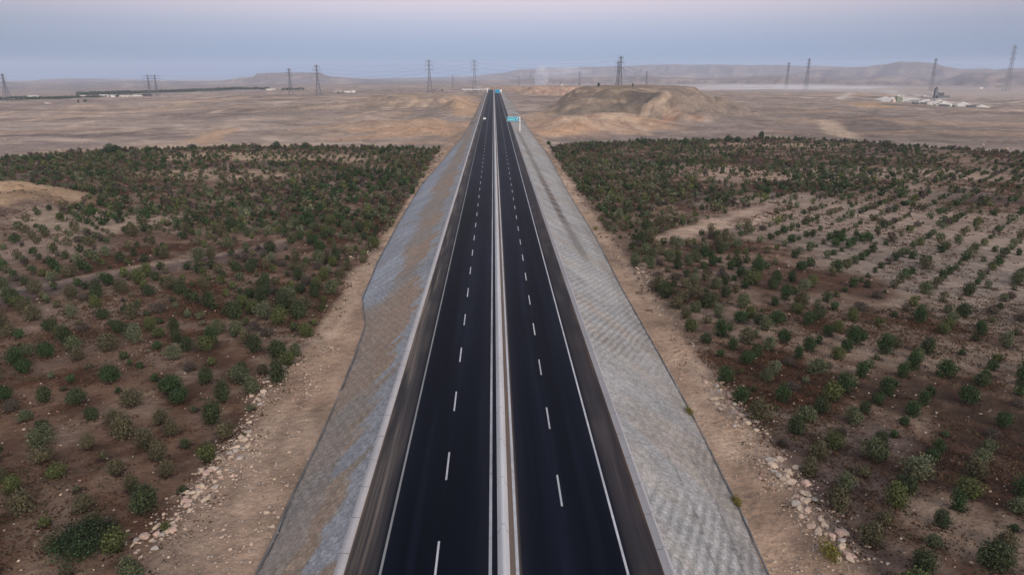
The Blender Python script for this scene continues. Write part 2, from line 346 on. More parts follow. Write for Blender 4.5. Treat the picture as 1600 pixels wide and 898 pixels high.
def ground_col(x, y, z):
    u, D = uD(x, y)
    n1 = fbm(x, y, 22, 4, 101); n2 = fbm(x, y, 7, 3, 103); n3 = fbm(x, y, 70, 4, 105)
    wx_ = x+45*fbm(x, y, 120, 3, 71); wy_ = y+45*fbm(x, y, 120, 3, 72)
    des = np.zeros(x.shape+(3,)) + np.array([.250, .205, .178])
    des = mixc(des, sst(-.1, .45, fbm(x, y*2, 160, 5, 111)), (.205, .168, .148))
    des = mixc(des, .8*sst(.15, .5, fbm(x*.6, y*1.8, 90, 5, 113)), (.34, .25, .19))
    des = mixc(des, .75*sst(.15, .4, fbm(wx_, wy_, 75, 5, 117, .6)), (.165, .135, .125))
    des = mixc(des, .6*sst(.2, .4, fbm(wx_+wy_, (wy_-wx_)*.4, 40, 5, 119, .6)), (.36, .29, .235))
    des = des*(1+.30*fbm(x, y*1.6, 34, 4, 161)+.24*fbm(x, y, 9, 3, 163)+.30*fbm(x*.8, y, 60, 5, 165, .6))[..., None]
    # far ranges: pinkish pale scarps and dark cap rock
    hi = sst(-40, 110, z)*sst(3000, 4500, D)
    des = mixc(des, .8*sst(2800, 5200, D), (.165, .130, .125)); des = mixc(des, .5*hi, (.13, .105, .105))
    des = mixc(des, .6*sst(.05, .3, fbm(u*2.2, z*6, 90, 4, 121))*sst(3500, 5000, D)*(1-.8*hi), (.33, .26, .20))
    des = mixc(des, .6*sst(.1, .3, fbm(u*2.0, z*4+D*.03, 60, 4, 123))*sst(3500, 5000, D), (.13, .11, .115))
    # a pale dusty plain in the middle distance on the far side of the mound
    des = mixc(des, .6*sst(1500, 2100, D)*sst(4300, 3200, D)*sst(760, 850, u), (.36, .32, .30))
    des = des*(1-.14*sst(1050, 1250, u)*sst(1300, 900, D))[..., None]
    # quarry apron
    for px, py, rx, ry, Dq in []:
        cx, cy = pt(px, Dq); m = sst(1.1, .6, np.hypot((x-cx)/rx, (y-cy)/ry)+.3*fbm(x, y, 20, 3, 130)); des = mixc(des, .9*m, (.46, .445, .42))
    cx, cy = pt(1372, 1010); m = sst(1.1, .5, np.hypot((x-cx)/38, (y-cy)/60)+.3*fbm(x, y, 20, 3, 131)); des = mixc(des, .8*m, (.36, .25, .16))
    # mounds: tan cut flanks towards the road, dark gravelly skin on the big one
    for mu, mD, hw, hd, top, sh, s in MOUNDS:
        cx, cy = pt(mu, mD); r = np.sqrt(((x-cx)/hw)**2+((y-cy)/hd)**2)+.25*fbm(x, y, 30, 4, s)
        m = sst(1.15, .75, r); rill = np.clip(1-np.abs(fbm(x, y, 17, 4, s+60))*5, 0, 1); des = des*(1-.0*m)[..., None]
        if mu in (1006, 930): des = mixc(des, .85*m, (.165, .135, .108))
        elif mu == 1085: des = mixc(des, .6*m, (.20, .165, .135))
        elif mu == 875: des = mixc(des, .8*m, (.29, .20, .155))
        elif mu in (655, 560): des = mixc(des, .45*m, (.20, .165, .135))
        else: des = mixc(des, .75*m*(0.55+.45*sst(-.3, .3, n1)), (.345, .235, .165))
        kr_ = .3 if hd > 120 else 1.0
        des = mixc(des, .40*kr_*m*rill, (.17, .125, .10)); des = mixc(des, .35*kr_*m*sst(.18, .34, np.abs(fbm(x, y, 17, 4, s+60))), (.39, .30, .22))
    cx, cy = pt(728, 700); des = mixc(des, .85*sst(1.1, .6, np.hypot((x-cx)/20, (y-cy)/110)+.3*n1), (.36, .25, .17))
    for P, c_, a_ in (([(990,149),(1000,146),(1012,148),(1025,151),(1033,155)], (.105,.092,.082), .9), ([(985,155),(1005,156),(1020,158)], (.11,.095,.085), .8), ([(880,166),(900,157),(925,150),(950,147)], (.125,.108,.092), .6), ([(895,176),(930,174),(960,171),(985,167),(1000,163)], (.12,.105,.092), .7)):
        des = mixc(des, a_*sst(10, 5, polydist(x, y, [hit(*p) for p in P])+4*n2), c_)
    # darker stony ground and pale washes of the desert, each where the photo has it
    for P, wd_, c_, a_ in (([(0,213),(60,212),(140,214),(205,208)], 9, (.125,.10,.095), .8), ([(0,207),(80,205)], 7, (.33,.225,.15), .7), ([(60,187),(110,182),(150,176)], 9, (.33,.24,.17), .7), ([(250,170),(290,163)], 10, (.34,.26,.19), .7), ([(215,211),(290,210)], 6, (.13,.105,.1), .7), ([(320,223),(345,212),(358,205)], 7, (.35,.245,.17), .9),
                          ([(300,185),(420,180),(520,186)], 22, (.18,.155,.14), .5), ([(560,215),(640,208),(700,205)], 14, (.35,.235,.16), .8), ([(560,205),(620,198),(690,196)], 9, (.345,.235,.165), .7), ([(690,168),(680,180),(640,184)], 16, (.17,.145,.125), .6), ([(730,150),(735,165),(725,180)], 12, (.36,.25,.17), .8), ([(540,180),(600,174),(640,165)], 8, (.17,.145,.125), .6),
                          ([(830,205),(870,205),(900,210)], 14, (.36,.245,.165), .8), ([(850,190),(880,190),(900,195)], 10, (.33,.22,.155), .7), ([(840,178),(855,180)], 8, (.38,.27,.175), .7), ([(1030,190),(1050,182),(1085,184)], 6, (.36,.215,.15), .8), ([(1000,185),(1030,188)], 6, (.36,.26,.165), .7), ([(1100,170),(1150,172),(1200,170)], 26, (.17,.145,.13), .5), ([(1060,198),(1120,200),(1180,195)], 16, (.16,.135,.125), .5), ([(900,215),(960,212),(1010,215)], 10, (.17,.14,.135), .55),
                          ([(1230,163),(1330,161)], 5, (.34,.29,.25), .5), ([(1235,150),(1300,148),(1320,152)], 16, (.35,.27,.21), .6), ([(1310,155),(1330,145),(1400,143)], 7, (.48,.44,.40), .7), ([(1540,160),(1600,159)], 10, (.42,.35,.28), .8), ([(1560,167),(1600,167)], 10, (.18,.14,.125), .7), ([(1290,190),(1300,200),(1315,212)], 6, (.36,.29,.22), .8)):
        des = mixc(des, a_*sst(wd_*1.5, wd_*.5, polydist(x, y, [hit(*p) for p in P])+wd_*1.1*n1+wd_*.5*n2), c_)
    for P, wd_, c_, a_ in (([(1392,142),(1400,150),(1420,152),(1450,157),(1480,160),(1510,161),(1538,162)], 15, (.42,.41,.39), .7), ([(1415,146),(1440,150),(1470,155)], 14, (.42,.41,.40), .55), ([(1340,149),(1365,150),(1390,150)], 14, (.38,.25,.155), .85), ([(1200,140),(1300,141),(1380,141)], 22, (.40,.38,.37), .6), ([(1380,164),(1420,163)], 8, (.13,.12,.1), .7)):
        des = mixc(des, a_*sst(wd_*1.4, wd_*.7, polydist(x, y, [hit(*p) for p in P])+wd_*.5*n1), c_)
    for pts, wd, c in [([(862,200),(905,186),(960,178),(1010,172),(1020,163),(1037,158),(1043,150),(1030,143),(1000,139)], 3.2, (.33,.26,.2)),
                       ([(965,180),(985,190),(1000,200),(1012,212)], 3.5, (.36,.28,.21)), ([(1020,163),(1055,180),(1085,190)], 3, (.29,.23,.18))]:
        P = [hit(px, py) for px, py in pts]
        des = mixc(des, .8*sst(wd*1.6, wd*.6, polydist(x, y, P)), c)
    for pts, wd, c in [([(0,201),(200,200),(400,193),(560,189),(700,183)], 5, (.33,.28,.25)), ([(0,178),(120,171),(200,169),(260,166),(290,163)], 5, (.38,.28,.2)), ([(545,184),(600,172),(650,158),(640,149)], 3, (.35,.27,.2)), ([(300,222),(350,205),(365,203)], 6, (.36,.26,.18)), ([(0,212),(60,211),(200,208)], 4, (.14,.11,.105)), ([(1290,190),(1310,205),(1330,215)], 6, (.38,.3,.23)), ([(1200,205),(1230,206)], 4, (.36,.22,.16))]:
        P = [hit(px, py) for px, py in pts]
        des = mixc(des, .75*sst(wd*1.6, wd*.5, polydist(x, y, P)+3*n2), c)
    # orchard earth
    orc = np.zeros(x.shape+(3,)) + np.array([.125, .078, .054])
    orc = mixc(orc, .8*sst(-.05, .35, n3), (.185, .135, .102))
    orc = mixc(orc, .9*sst(-.06, .2, fbm(x, y, 16, 4, 141)), (.054, .023, .012))
    orc = mixc(orc, .7*sst(.12, .4, fbm(x, y, 6, 3, 143)), (.046, .024, .015))
    orc = mixc(orc, .7*sst(.15, .45, fbm(x+y, (x-y)*.35, 9, 3, 145)), (.19, .145, .112))
    orc = mixc(orc, .75*sst(.05, .4, fbm(x, y, 3.6, 3, 148)), (.050, .027, .017)); orc = mixc(orc, .5*sst(.1, .4, fbm(x+y, (x-y)*.4, 4.5, 3, 149)), (.20, .155, .122))
    orc = mixc(orc, .6*sst(.3, .5, fbm(x, y, 30, 3, 147)), (.085, .066, .064))
    for (px, py, rx, ry, c, a) in [(1500,420,40,40,(.235,.195,.165),.8), (1420,340,55,45,(.27,.215,.175),.75), (1320,270,60,30,(.32,.25,.2),.8), (1120,270,30,18,(.30,.22,.17),.8), (1250,345,22,14,(.28,.22,.18),.8), (420,245,70,18,(.32,.24,.17),.8),(330,270,45,16,(.30,.22,.165),.8),
                                   (130,345,26,16,(.28,.22,.17),.8), (14,322,22,17,(.30,.215,.14),.9), (60,385,16,12,(.24,.18,.145),.8), (230,365,25,14,(.25,.185,.145),.7), (1230,225,40,16,(.36,.27,.2),.7), (150,500,14,9,(.22,.16,.125),.6),
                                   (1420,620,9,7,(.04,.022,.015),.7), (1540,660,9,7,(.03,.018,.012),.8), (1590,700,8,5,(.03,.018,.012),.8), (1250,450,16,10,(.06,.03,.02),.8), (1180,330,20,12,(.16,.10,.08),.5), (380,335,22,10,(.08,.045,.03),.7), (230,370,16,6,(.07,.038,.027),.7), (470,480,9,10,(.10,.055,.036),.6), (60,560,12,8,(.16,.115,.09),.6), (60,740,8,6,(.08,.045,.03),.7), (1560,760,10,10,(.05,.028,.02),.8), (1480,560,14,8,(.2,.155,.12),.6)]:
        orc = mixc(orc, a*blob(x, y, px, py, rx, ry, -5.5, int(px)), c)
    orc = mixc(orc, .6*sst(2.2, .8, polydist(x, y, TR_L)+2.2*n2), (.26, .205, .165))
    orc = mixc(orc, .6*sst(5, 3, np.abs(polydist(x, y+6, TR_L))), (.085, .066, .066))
    orc = mixc(orc, .8*sst(3.6, 1.6, polydist(x, y, TR_R)+3.5*n2), (.33, .25, .195))
    orc = mixc(orc, .55*sst(3.0, 1.0, polydist(x, y, [on(*p, -5.5) for p in [(1200,324),(1260,300),(1340,292),(1450,290),(1600,300)]])+4*n2), (.28, .22, .175))
    orc = mixc(orc, .9*sst(3.0, 1.5, polydist(x, y, TR_R2)+1.5*n2), (.33, .25, .195))
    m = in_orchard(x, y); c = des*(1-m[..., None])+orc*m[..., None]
    # sandy strip between slope and orchard
    strip = sst(28.2, 26.2, np.abs(x)+1.4*fbm(x, y, 8, 3, 151))*sst(470, 380, y)
    sc_ = np.zeros_like(c)+np.array([.285, .205, .150]); sc_ = mixc(sc_, .7*sst(.05, .4, fbm(x*2, y*.5, 8, 4, 153)), (.36, .275, .21)); sc_ = mixc(sc_, .6*sst(.15, .4, fbm(x*2, y*.4, 5, 3, 155)), (.18, .125, .095))
    sc_ = mixc(sc_, .35*sst(75, 50, y)*(x < 0), (.24, .185, .15))
    c = c*(1-strip[..., None])+sc_*strip[..., None]
    return c

# ------------------------------------------------------------ ground sheet
def steps(a, b, h0, g=1.0, hmax=1e9):
    o = [a]; h = h0
    while o[-1] < b: o.append(o[-1]+h); h = min(h*g, hmax)
    return o
px_ = steps(0, 46, 1.2)+steps(47.5, 400, 1.5, 1.012, 3.2)[0:]+[]
px_ = px_+steps(px_[-1]+3.5, 2100, 3.5, 1.012, 9)
xs = np.array(sorted(set([-v for v in px_]+px_)))
ys = np.array([-60, -40, -20, -5]+steps(10, 420, 1.5)+steps(423, 1400, 3.2)+steps(1412, 15000, 14, 1.0135))
XX, YY = np.meshgrid(xs, ys); XX = XX*np.maximum(1, YY/1400.)
ZZ = Z(XX, YY)
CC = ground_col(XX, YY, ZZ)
ny, nx = XX.shape
idx = np.arange(ny*nx).reshape(ny, nx)
Fq = np.stack([idx[:-1, :-1], idx[:-1, 1:], idx[1:, 1:], idx[1:, :-1]], -1).reshape(-1, 4)
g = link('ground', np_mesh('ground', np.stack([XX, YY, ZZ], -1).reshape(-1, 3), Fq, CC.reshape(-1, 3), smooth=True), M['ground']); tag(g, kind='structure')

# ------------------------------------------------------------ road
YS = np.array(steps(12, 420, 3)+steps(424, 1450, 8))
def strip(name, x0, x1, dz, m, ya=12, yb=1440, nxs=2, colf=None, crown=0):
    y = YS[(YS >= ya) & (YS <= yb)]; x = np.linspace(x0, x1, nxs)
    X, Y = np.meshgrid(x, y); Zr = road_z(Y)+dz-crown*np.abs(X); i = np.arange(X.size).reshape(X.shape)
    Fq = np.stack([i[:-1, :-1], i[:-1, 1:], i[1:, 1:], i[1:, :-1]], -1).reshape(-1, 4)
    return tag(link(name, np_mesh(name, np.stack([X, Y, Zr], -1).reshape(-1, 3), Fq, colf(X, Y).reshape(-1, 3) if colf else None), m), kind='structure')
def asph(X, Y):
    base = np.zeros(X.shape+(3,))+np.array([.0042, .0056, .0115])
    a = np.abs(X)
    lane = .5+.5*np.cos((a-.9-1.85)/3.7*2*math.pi)       # darker in mid lanes, polished wheel tracks lighter
    base = base*(1.25-.35*lane)[..., None]
    base = base*(1+1.1*np.clip(fbm(X, Y*.02, .9, 3, 311), 0, 1)+.7*np.clip(fbm(X*.6, Y*.05, 4, 3, 313), -.6, 1))[..., None]
    base = mixc(base, .55*sst(.16, .03, np.abs(a-4.62))*sst(-.2, .3, fbm(X*0, Y, 18, 2, 315)), (.012, .014, .024))
    base = mixc(base, .35*sst(.12, .02, np.abs(a-(6.4+.15*np.sin(Y/40.))))*(fbm(X*0, Y, 60, 2, 317) > 0), (.016, .016, .022))
    base = mixc(base, .35*sst(2.4, .9, a), (.020, .020, .024))
    # dusty shoulder with long wavy drifts of sand
    sh = sst(8.35, 8.9, a)
    d = fbm(X*1.5+.6*np.sin(Y/17.), Y*.16, 1.3, 4, 301)
    c2 = np.where(X[..., None] < 0, np.array([.030, .029, .032]), np.array([.027, .025, .029]))
    base = base*(1-sh[..., None])+c2*sh[..., None]
    amt = np.where(X < 0, .9, .3)
    wgl = .22*np.sin(Y/11.)+.14*np.sin(Y/4.3+1)+.25*fbm(Y*1., X*0, 9, 3, 321)
    for cx0, wd0, k0 in ((9.55, .07, .35), (9.9, .12, .75), (10.18, .07, .55), (10.45, .11, .7)): base = mixc(base, np.where(X < 0, 1, .15)*k0*sst(wd0*1.7, wd0*.3, np.abs(a-cx0-wgl*(.9 if cx0 < 10 else .5)))*sst(-.25, .2, d), (.155, .132, .118))
    base = mixc(base, .5*sh*sst(.0, .35, fbm(X, Y*.5, 2.2, 4, 331)), (.060, .054, .052))
    base = mixc(base, .7*sst(10.50, 10.72, a+.2*d), np.where(X[..., None] < 0, np.array([.17, .125, .09]), np.array([.11, .07, .05])))
    base = mixc(base, .8*sst(.75, .35, np.abs(X-.55))*(X > .2), (.16, .125, .105))
    return base
strip('road', -10.85, 10.85, 0, M['asphalt'], nxs=180, colf=asph)
for s in (-1, 1):
    strip('edge_line', s*8.3-.085, s*8.3+.085, .004, M['dull_paint'] if s < 0 else M['paint'])
    strip('median_line', s*.92-.11, s*.92+.11, .004, M['paint'])
    V = []; Fc = []
    y = 37.0 if s < 0 else 33.2
    while y < 1380:
        n = len(V); z = float(road_z(y+2))+.004
        V += [(s*4.6-.075, y, z), (s*4.6+.075, y, z), (s*4.6+.075, y+4.3, z), (s*4.6-.075, y+4.3, z)]; Fc.append((n, n+1, n+2, n+3)); y += 12.0
    tag(link('lane_line', np_mesh('lane_line', V, Fc), M['paint']), kind='structure')

def extrude(name, prof, m, ya=12, yb=1440, parent=None, joint=None):
    """profile (x,z) swept along the road"""
    y = YS[(YS >= ya) & (YS <= yb)]; p = np.array(prof); n = len(p)
    V = np.array([[(px, yy, pz+float(road_z(yy))) for px, pz in p] for yy in y]).reshape(-1, 3)
    i = np.arange(len(y)*n).reshape(len(y), n)
    j = np.roll(i, -1, axis=1)
    Fq = np.stack([i[:-1], j[:-1], j[1:], i[1:]], -1).reshape(-1, 4)
    return link(name, np_mesh(name, V, Fq), m, parent)
jb = empty('median_barrier', (0, 12, 0), label='long pale concrete barrier running down the middle of the highway', cat='barrier')
o = extrude('barrier_body', [(-.42,-.05),(-.42,.08),(-.22,.34),(-.13,.86),(.13,.86),(.22,.34),(.42,.08),(.42,-.05)], M['concrete'], parent=jb); o.location = (0, -12, 0)
for s, w_, lab in ((-1, 'left', 'wide pale concrete kerb along the outer left edge of the highway'), (1, 'right', 'bluish concrete channel kerb along the outer right edge of the highway')):
    k = empty('kerb', (s*11, 12, 0), label=lab, cat='kerb')
    if s < 0: pr = [(-11.36,-.5),(-11.36,.16),(-10.74,.13),(-10.72,-.2)]
    else: pr = [(10.72,-.2),(10.74,.03),(11.18,.0),(11.20,.22),(11.38,.22),(11.40,-.5)]
    o = extrude('kerb_body', pr, M['kerb'], parent=k); o.location = (-s*11, -12, 0)

# ------------------------------------------------------------ stone-faced slopes
def slope(side):
    y = np.array(steps(12, 260, .7)+steps(261, 600, 2.0)+steps(603, 1440, 6)); t = np.linspace(0, 1.07, 46)
    tx, tz = ltoe(y) if side < 0 else rtoe(y)
    T, Y = np.meshgrid(t, y); TX = np.abs(tx)[:, None]; TZ = tz[:, None]
    X = EDGE+(TX-EDGE)*T
    prof = T
    Zs = -.06+(TZ+.06)*prof+road_z(Y)
    a = X-EDGE
    # masonry runs slantwise down the slope towards the camera
    ph = (Y+a*1.25)
    rip = np.sin(ph*2*math.pi/1.05+2*fbm(X, Y, 5, 3, 401))
    Zs = Zs+.03*rip*sst(.4, 1.2, a)*(Y < 300)+.08*fbm(X, Y, 3, 3, 402)*sst(.1, .6, a)
    big = fbm(ph, (Y-a)*.16, 7, 4, 403+side); fine = fbm(ph, (Y-a)*.25, 2.2, 4, 405+side)
    if side < 0: big = fbm(ph*.75, (Y-a)*.30, 9, 4, 411)
    if side > 0:
        c = np.zeros(X.shape+(3,))+np.array([.270, .278, .285])
        c = mixc(c, .65*sst(-.05, .45, big), (.275, .245, .215)); c = mixc(c, .5*sst(.1, .4, fine), (.205, .195, .185)); c = mixc(c, .4*sst(.15, .4, -fine), (.31, .325, .345))
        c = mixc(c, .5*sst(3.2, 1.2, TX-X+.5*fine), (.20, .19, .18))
        # dark washed band part-way down
        m = sst(1.5, .5, np.abs(a-np.interp(Y, [90, 130, 165, 250, 350, 420], [14.5, 9.5, 7.8, 6.0, 4.5, 3.2])*.62)+.3*fine)*sst(118, 135, Y)*sst(430, 380, Y)
        patch = .5+.5*np.clip(fbm(X, Y, 14, 3, 431)*3, -1, 1)
        c = c*(1+.25*rip*patch*(Y < 240)+.26*fine+.16*fbm(X, Y, 2.0, 3, 433)+.18*fbm(ph, Y-a, 10, 3, 435))[..., None]
        c = mixc(c, m*(.55+.45*sst(150, 170, Y)*sst(260, 200, Y)*(np.sin(Y*.8) > -.4)), (.105, .092, .085))
    else:
        c = np.zeros(X.shape+(3,))+np.array([.225, .200, .178])
        bump_ = np.exp(-((a-2.9)/1.9)**2); c = mixc(c, .9*sst(.02, .12, big+.5*fine-.42+.62*bump_)*sst(330, 90, Y)**.5*.8, (.240, .180, .132)); c = mixc(c, .6*sst(.10, .2, big-.1*fine), (.215, .165, .135)); c = mixc(c, .45*sst(.12, .4, -big+.3*fine), (.22, .225, .235))
        c = mixc(c, .9*sst(1.75, 1.35, a+2.8*fine+1.6*big), (.232, .255, .288))
        low = sst(103, 108, Y)*sst(.50, .62, a/(TX-EDGE)+.16*fine+.05*np.sin(Y/6.))*sst(395, 330, Y)
        c = mixc(c, .95*low, (.235, .265, .31))
        c = mixc(c, .45*sst(.12, .4, fine), (.15, .13, .115)); c = c*(1+.22*big+.14*fine+.13*rip*(Y < 200))[..., None]
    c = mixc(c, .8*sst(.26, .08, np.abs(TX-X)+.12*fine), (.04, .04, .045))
    # expansion seams
    if side > 0:
        for f0, ya, yb in ((.45, 20, 56), (.74, 20, 58)):
            c = mixc(c, .55*sst(.16, .04, np.abs(T-f0-.02*np.sin(Y*.3))*(TX-EDGE))*(Y > ya)*(Y < yb), (.09, .09, .095))
    far = sst(350, 520, Y)
    c = mixc(c, .55*far*sst(-.2, .3, fbm(X, Y, 30, 3, 441)), (.25, .195, .15)); c = mixc(c, .6*far*sst(.15, .35, fbm(X, Y*.4, 9, 3, 443)), (.11, .10, .10))
    i = np.arange(X.size).reshape(X.shape)
    Fq = np.stack([i[:-1, :-1], i[:-1, 1:], i[1:, 1:], i[1:, :-1]], -1).reshape(-1, 4)
    if side > 0: pass
    else: Fq = Fq[:, ::-1]
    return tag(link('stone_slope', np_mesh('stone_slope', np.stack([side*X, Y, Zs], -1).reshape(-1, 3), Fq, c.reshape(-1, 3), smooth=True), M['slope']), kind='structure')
slope(-1); slope(1)
# thin concrete edging at the toes
for s in (-1, 1):
    y = np.array(steps(14, 400, 2.0)); tx, tz = ltoe(y) if s < 0 else rtoe(y)
    V = []; Fc = []
    for k, yy in enumerate(y):
        wv = .05*math.sin(yy*.31)+.04*math.sin(yy*.83)
        for dx, dz in ((-.09,-.4),(-.07,.06),(.07,.06),(.09,-.4)): V.append((tx[k]+s*.04+wv*.3+dx, yy, tz[k]+.02+dz))
    n = len(y); i = np.arange(n*4).reshape(n, 4)
    Fq = np.concatenate([np.stack([i[:-1, a], i[:-1, a+1], i[1:, a+1], i[1:, a]], -1) for a in range(3)])
    o = link('toe_edging', np_mesh('toe_edging', V, Fq), mat('edging', (.12,.12,.125), noise=[(.4, .5, ONE)]))
    tag(o, label='thin dark edging at the foot of the left stone slope' if s < 0 else 'thin dark edging at the foot of the right stone slope', cat='edging')

# ------------------------------------------------------------ bushes
def leaf_cloud(n, size, lobes, h, w_, seed, base, var=.35, spiky=.3):
    """quads of foliage spread through several lobes; returns V (n,4,3) and colours (n,3)"""
    r = np.random.default_rng(seed)
    L = []
    for i in range(lobes):
        a = r.uniform(0, 2*math.pi); d = r.uniform(.05, .48)*w_/2*(i > 0)
        L.append((d*math.cos(a), d*math.sin(a), h*r.uniform(.32, .62), w_*r.uniform(.24, .40), h*r.uniform(.28, .42), r.uniform(1-var, 1+var)))
    k = r.integers(0, lobes, n); L = np.array(L)[k]
    v = r.normal(size=(n, 3)); v /= np.linalg.norm(v, axis=1)[:, None]
    rad = r.uniform(.45, 1.0, n)**.5*(1+spiky*np.clip(r.normal(size=n), -.5, 1.6)*.35)
    c = np.stack([L[:, 0]+v[:, 0]*L[:, 3]*rad, L[:, 1]+v[:, 1]*L[:, 3]*rad, L[:, 2]+v[:, 2]*L[:, 4]*rad*(1+.25*(v[:, 2] > 0))], -1)
    c[:, 2] = np.abs(c[:, 2]-.02)+.02
    nrm = v+.9*r.normal(size=(n, 3)); nrm /= np.linalg.norm(nrm, axis=1)[:, None]
    t1 = np.cross(nrm, r.normal(size=(n, 3))); t1 /= np.linalg.norm(t1, axis=1)[:, None]; t2 = np.cross(nrm, t1)
    s = size*r.uniform(.6, 1.3, n)[:, None]
    V = np.stack([c-t1*s*.5, c-t2*s*.28, c+t1*s*.6, c+t2*s*.28], 1)
    col = np.asarray(base)[None]*(L[:, 5]*r.uniform(.72, 1.3, n))[:, None]*(1+.10*r.normal(size=(n, 3))*np.array([1, .4, 1]))
    return V, np.clip(col, .004, 1)
def cloud_mesh(name, V, c):
    n = len(V); me = np_mesh(name, V.reshape(-1, 3), np.arange(n*4).reshape(n, 4), np.repeat(c, 4, 0)); me.materials.append(M['leaf']); return me
def twigs(h, w_, seed):
    r = random.Random(seed); b = MB()
    b.bar((0, 0, -.15), (.03, .02, h*.22), .07*w_/2+.02, 6, .05*w_/2+.015)
    for i in range(6):
        a = i*1.05+r.random(); d = w_*r.uniform(.15, .34); z = h*r.uniform(.4, .75)
        b.bar((.02, .02, h*.12), (d*.5*math.cos(a), d*.5*math.sin(a), z*.6), .030, 5, .02); b.bar((d*.5*math.cos(a), d*.5*math.sin(a), z*.6), (d*math.cos(a), d*math.sin(a), z), .02, 4, .008)
    me = b.mesh('trunk'); me.materials.append(M['bark']); return me
KINDS = [('dark green', (.032, .046, .020)), ('grey-green', (.066, .080, .043)), ('olive green', (.056, .068, .024)), ('dusty brownish-green', (.070, .066, .038)), ('deep green', (.023, .044, .015)), ('silvery green', (.080, .092, .056))]
DRY = ('dry brown', (.060, .050, .042))
PROTO = []      # near prototypes
for ki, (nm, c) in enumerate(KINDS):
    for v in range(2):
        h = (1.75, 2.05)[v]; w_ = (2.05, 1.9)[v]
        V, cc = leaf_cloud(1500, .17, 9-v, h, w_, 50+ki*7+v, c, spiky=.5)
        PROTO.append((ki, cloud_mesh('crown', V, cc), twigs(h, w_, ki*3+v), h, w_))
V, cc = leaf_cloud(900, .14, 7, 1.1, 1.9, 99, DRY[1], spiky=.8); DRYP = (cloud_mesh('crown', V, cc), twigs(1.1, 1.8, 77))
MID = [[leaf_cloud(260, .34, 7, 1.85, 2.0, 300+ki*5+v, c, var=.25) for v in range(3)] for ki, (nm, c) in enumerate(KINDS+[DRY])]
FAR = [[leaf_cloud(70, .62, 5, 1.85, 2.0, 400+ki*5+v, c, var=.22) for v in range(3)] for ki, (nm, c) in enumerate(KINDS+[DRY])]

DY = [225, 260, 290, 330, 380, 440, 520, 620, 740, 900]
#
DM = np.array([[.9,.9,.85,.65,.45,.55,.75,.6, 0,.95,.9,.8,.35,.6,.5,.45,.4],
               [.9,.9,.85,.55,.35,.45,.95,0, 0,1,.8,.65,.5,.9,.65,.5,.45],
               [.8,.9,.6,.5,.7,1,1,0, 0,1,.9,.65,.7,.95,.5,.5,.5],
               [.1,.75,.7,.65,.9,1,.95,0, 0,1,1,.7,.35,.45,.6,.5,.5],
               [.55,.5,.5,.6,.95,1,1,0, 0,.9,1,.85,.55,.4,.5,.5,.5],
               [.85,.75,.65,.8,.9,.95,.9,0, 0,.8,.95,.9,.85,.4,.4,.4,.5],
               [.75,.85,.8,.85,.85,.7,.5,0, 0,.8,.9,.95,.8,.6,.5,.45,.5],
               [.75,.7,.7,.6,.6,.6,.3,0, 0,.5,.9,.8,.7,.6,.55,.5,.55],
               [.7,.7,.65,.6,.55,.5,.3,0, 0,.5,.6,.7,.75,.75,.7,.65,.65],
               [.7,.7,.6,.5,.4,.4,.3,0, 0,.4,.5,.7,.75,.8,.8,.75,.7]])
def dens(px, py):
    x = np.clip(px/100, 0, 15.999); iy = np.interp(py, DY, np.arange(len(DY))); y0 = np.clip(iy.astype(int), 0, len(DY)-2); fy = iy-y0; x0 = x.astype(int); fx = x-x0
    # never blend across the road
    a = DM[y0, x0]; b = DM[y0, x0+1]; c = DM[y0+1, x0]; d = DM[y0+1, x0+1]
    top = np.where((a == 0) | (b == 0), np.maximum(a, b), a*(1-fx)+b*fx); bot = np.where((c == 0) | (d == 0), np.maximum(c, d), c*(1-fx)+d*fx)
    return top*(1-fy)+bot*fy
cand = []
S1, S2 = 3.5, 3.9
for i in range(-160, 160):
    for j in range(-30, 280):
        a = i*S1; b = j*S2
        x = (a-b)*.7071*1.0; y = (a+b)*.7071+60
        if 38 < y < 420 and abs(x) > 25 and abs(x) < .86*y+12: cand.append((x, y, 0))
q = 5200
for _ in range(q):
    y = 38+math.sqrt(random.random())*370; x = random.uniform(-.84*y-8, .84*y+8)
    if abs(x) > 25: cand.append((x, y, 1))
for i in range(-120, 140):
    for j in range(-20, 220):
        a = i*4.3; b = j*5.4
        x = (a-b)*.7071; y = (a+b)*.7071+60
        if 38 < y < 420 and abs(x) > 25 and abs(x) < .86*y+12: cand.append((x, y, 2))
cand = np.array(cand); jt = np.where(cand[:, 2] == 2, .13, np.where(cand[:, 0] > 0, .20, .30)); x = cand[:, 0]+rng.normal(size=len(cand))*jt; y = cand[:, 1]+rng.normal(size=len(cand))*jt; wild = cand[:, 2]
px, py = proj(x, y, -5.0)
d = dens(px, py)
ed = edge_y(x)
lim = np.where(x < 0, 26.6, 27.2)+.9*vnoise(y/7, y*0, 5)+sst(45, 60, y)*0
p = np.where(wild > 0, np.clip((d-.62)*1.9, 0.03, .9), np.clip(d*1.28, 0, 1))
rowsR = ((px > 1180) & (py > 300) & (py < 500)) | ((px > 1150) & (px < 1380) & (py < 245)) | ((px < 420) & (py > 455) & (py < 700)) | ((px > 380) & (px < 600) & (py < 262))
p = np.where(wild == 2, np.where(rowsR, .95, 0), np.where(rowsR, p*np.where(px < 600, .5, .16), p)); jz = wild == 2
clump = vnoise(x/13, y/13, 88)
p = np.where(jz, p, p*(.50+.95*clump)*np.interp(y, [60, 150], [1.7, 1])); p = np.clip(p*np.interp(y, [80, 200, 380], [1, .95, .85]), 0, 1)
keep = (rng.random(len(x)) < p) & (np.abs(x) > lim) & (y < ed-1) & (px > -90) & (px < 1690) & (polydist(x, y, TR_L) > 2.2) & (polydist(x, y, TR_R) > 3.5) & (polydist(x, y, TR_R2) > 2.6)
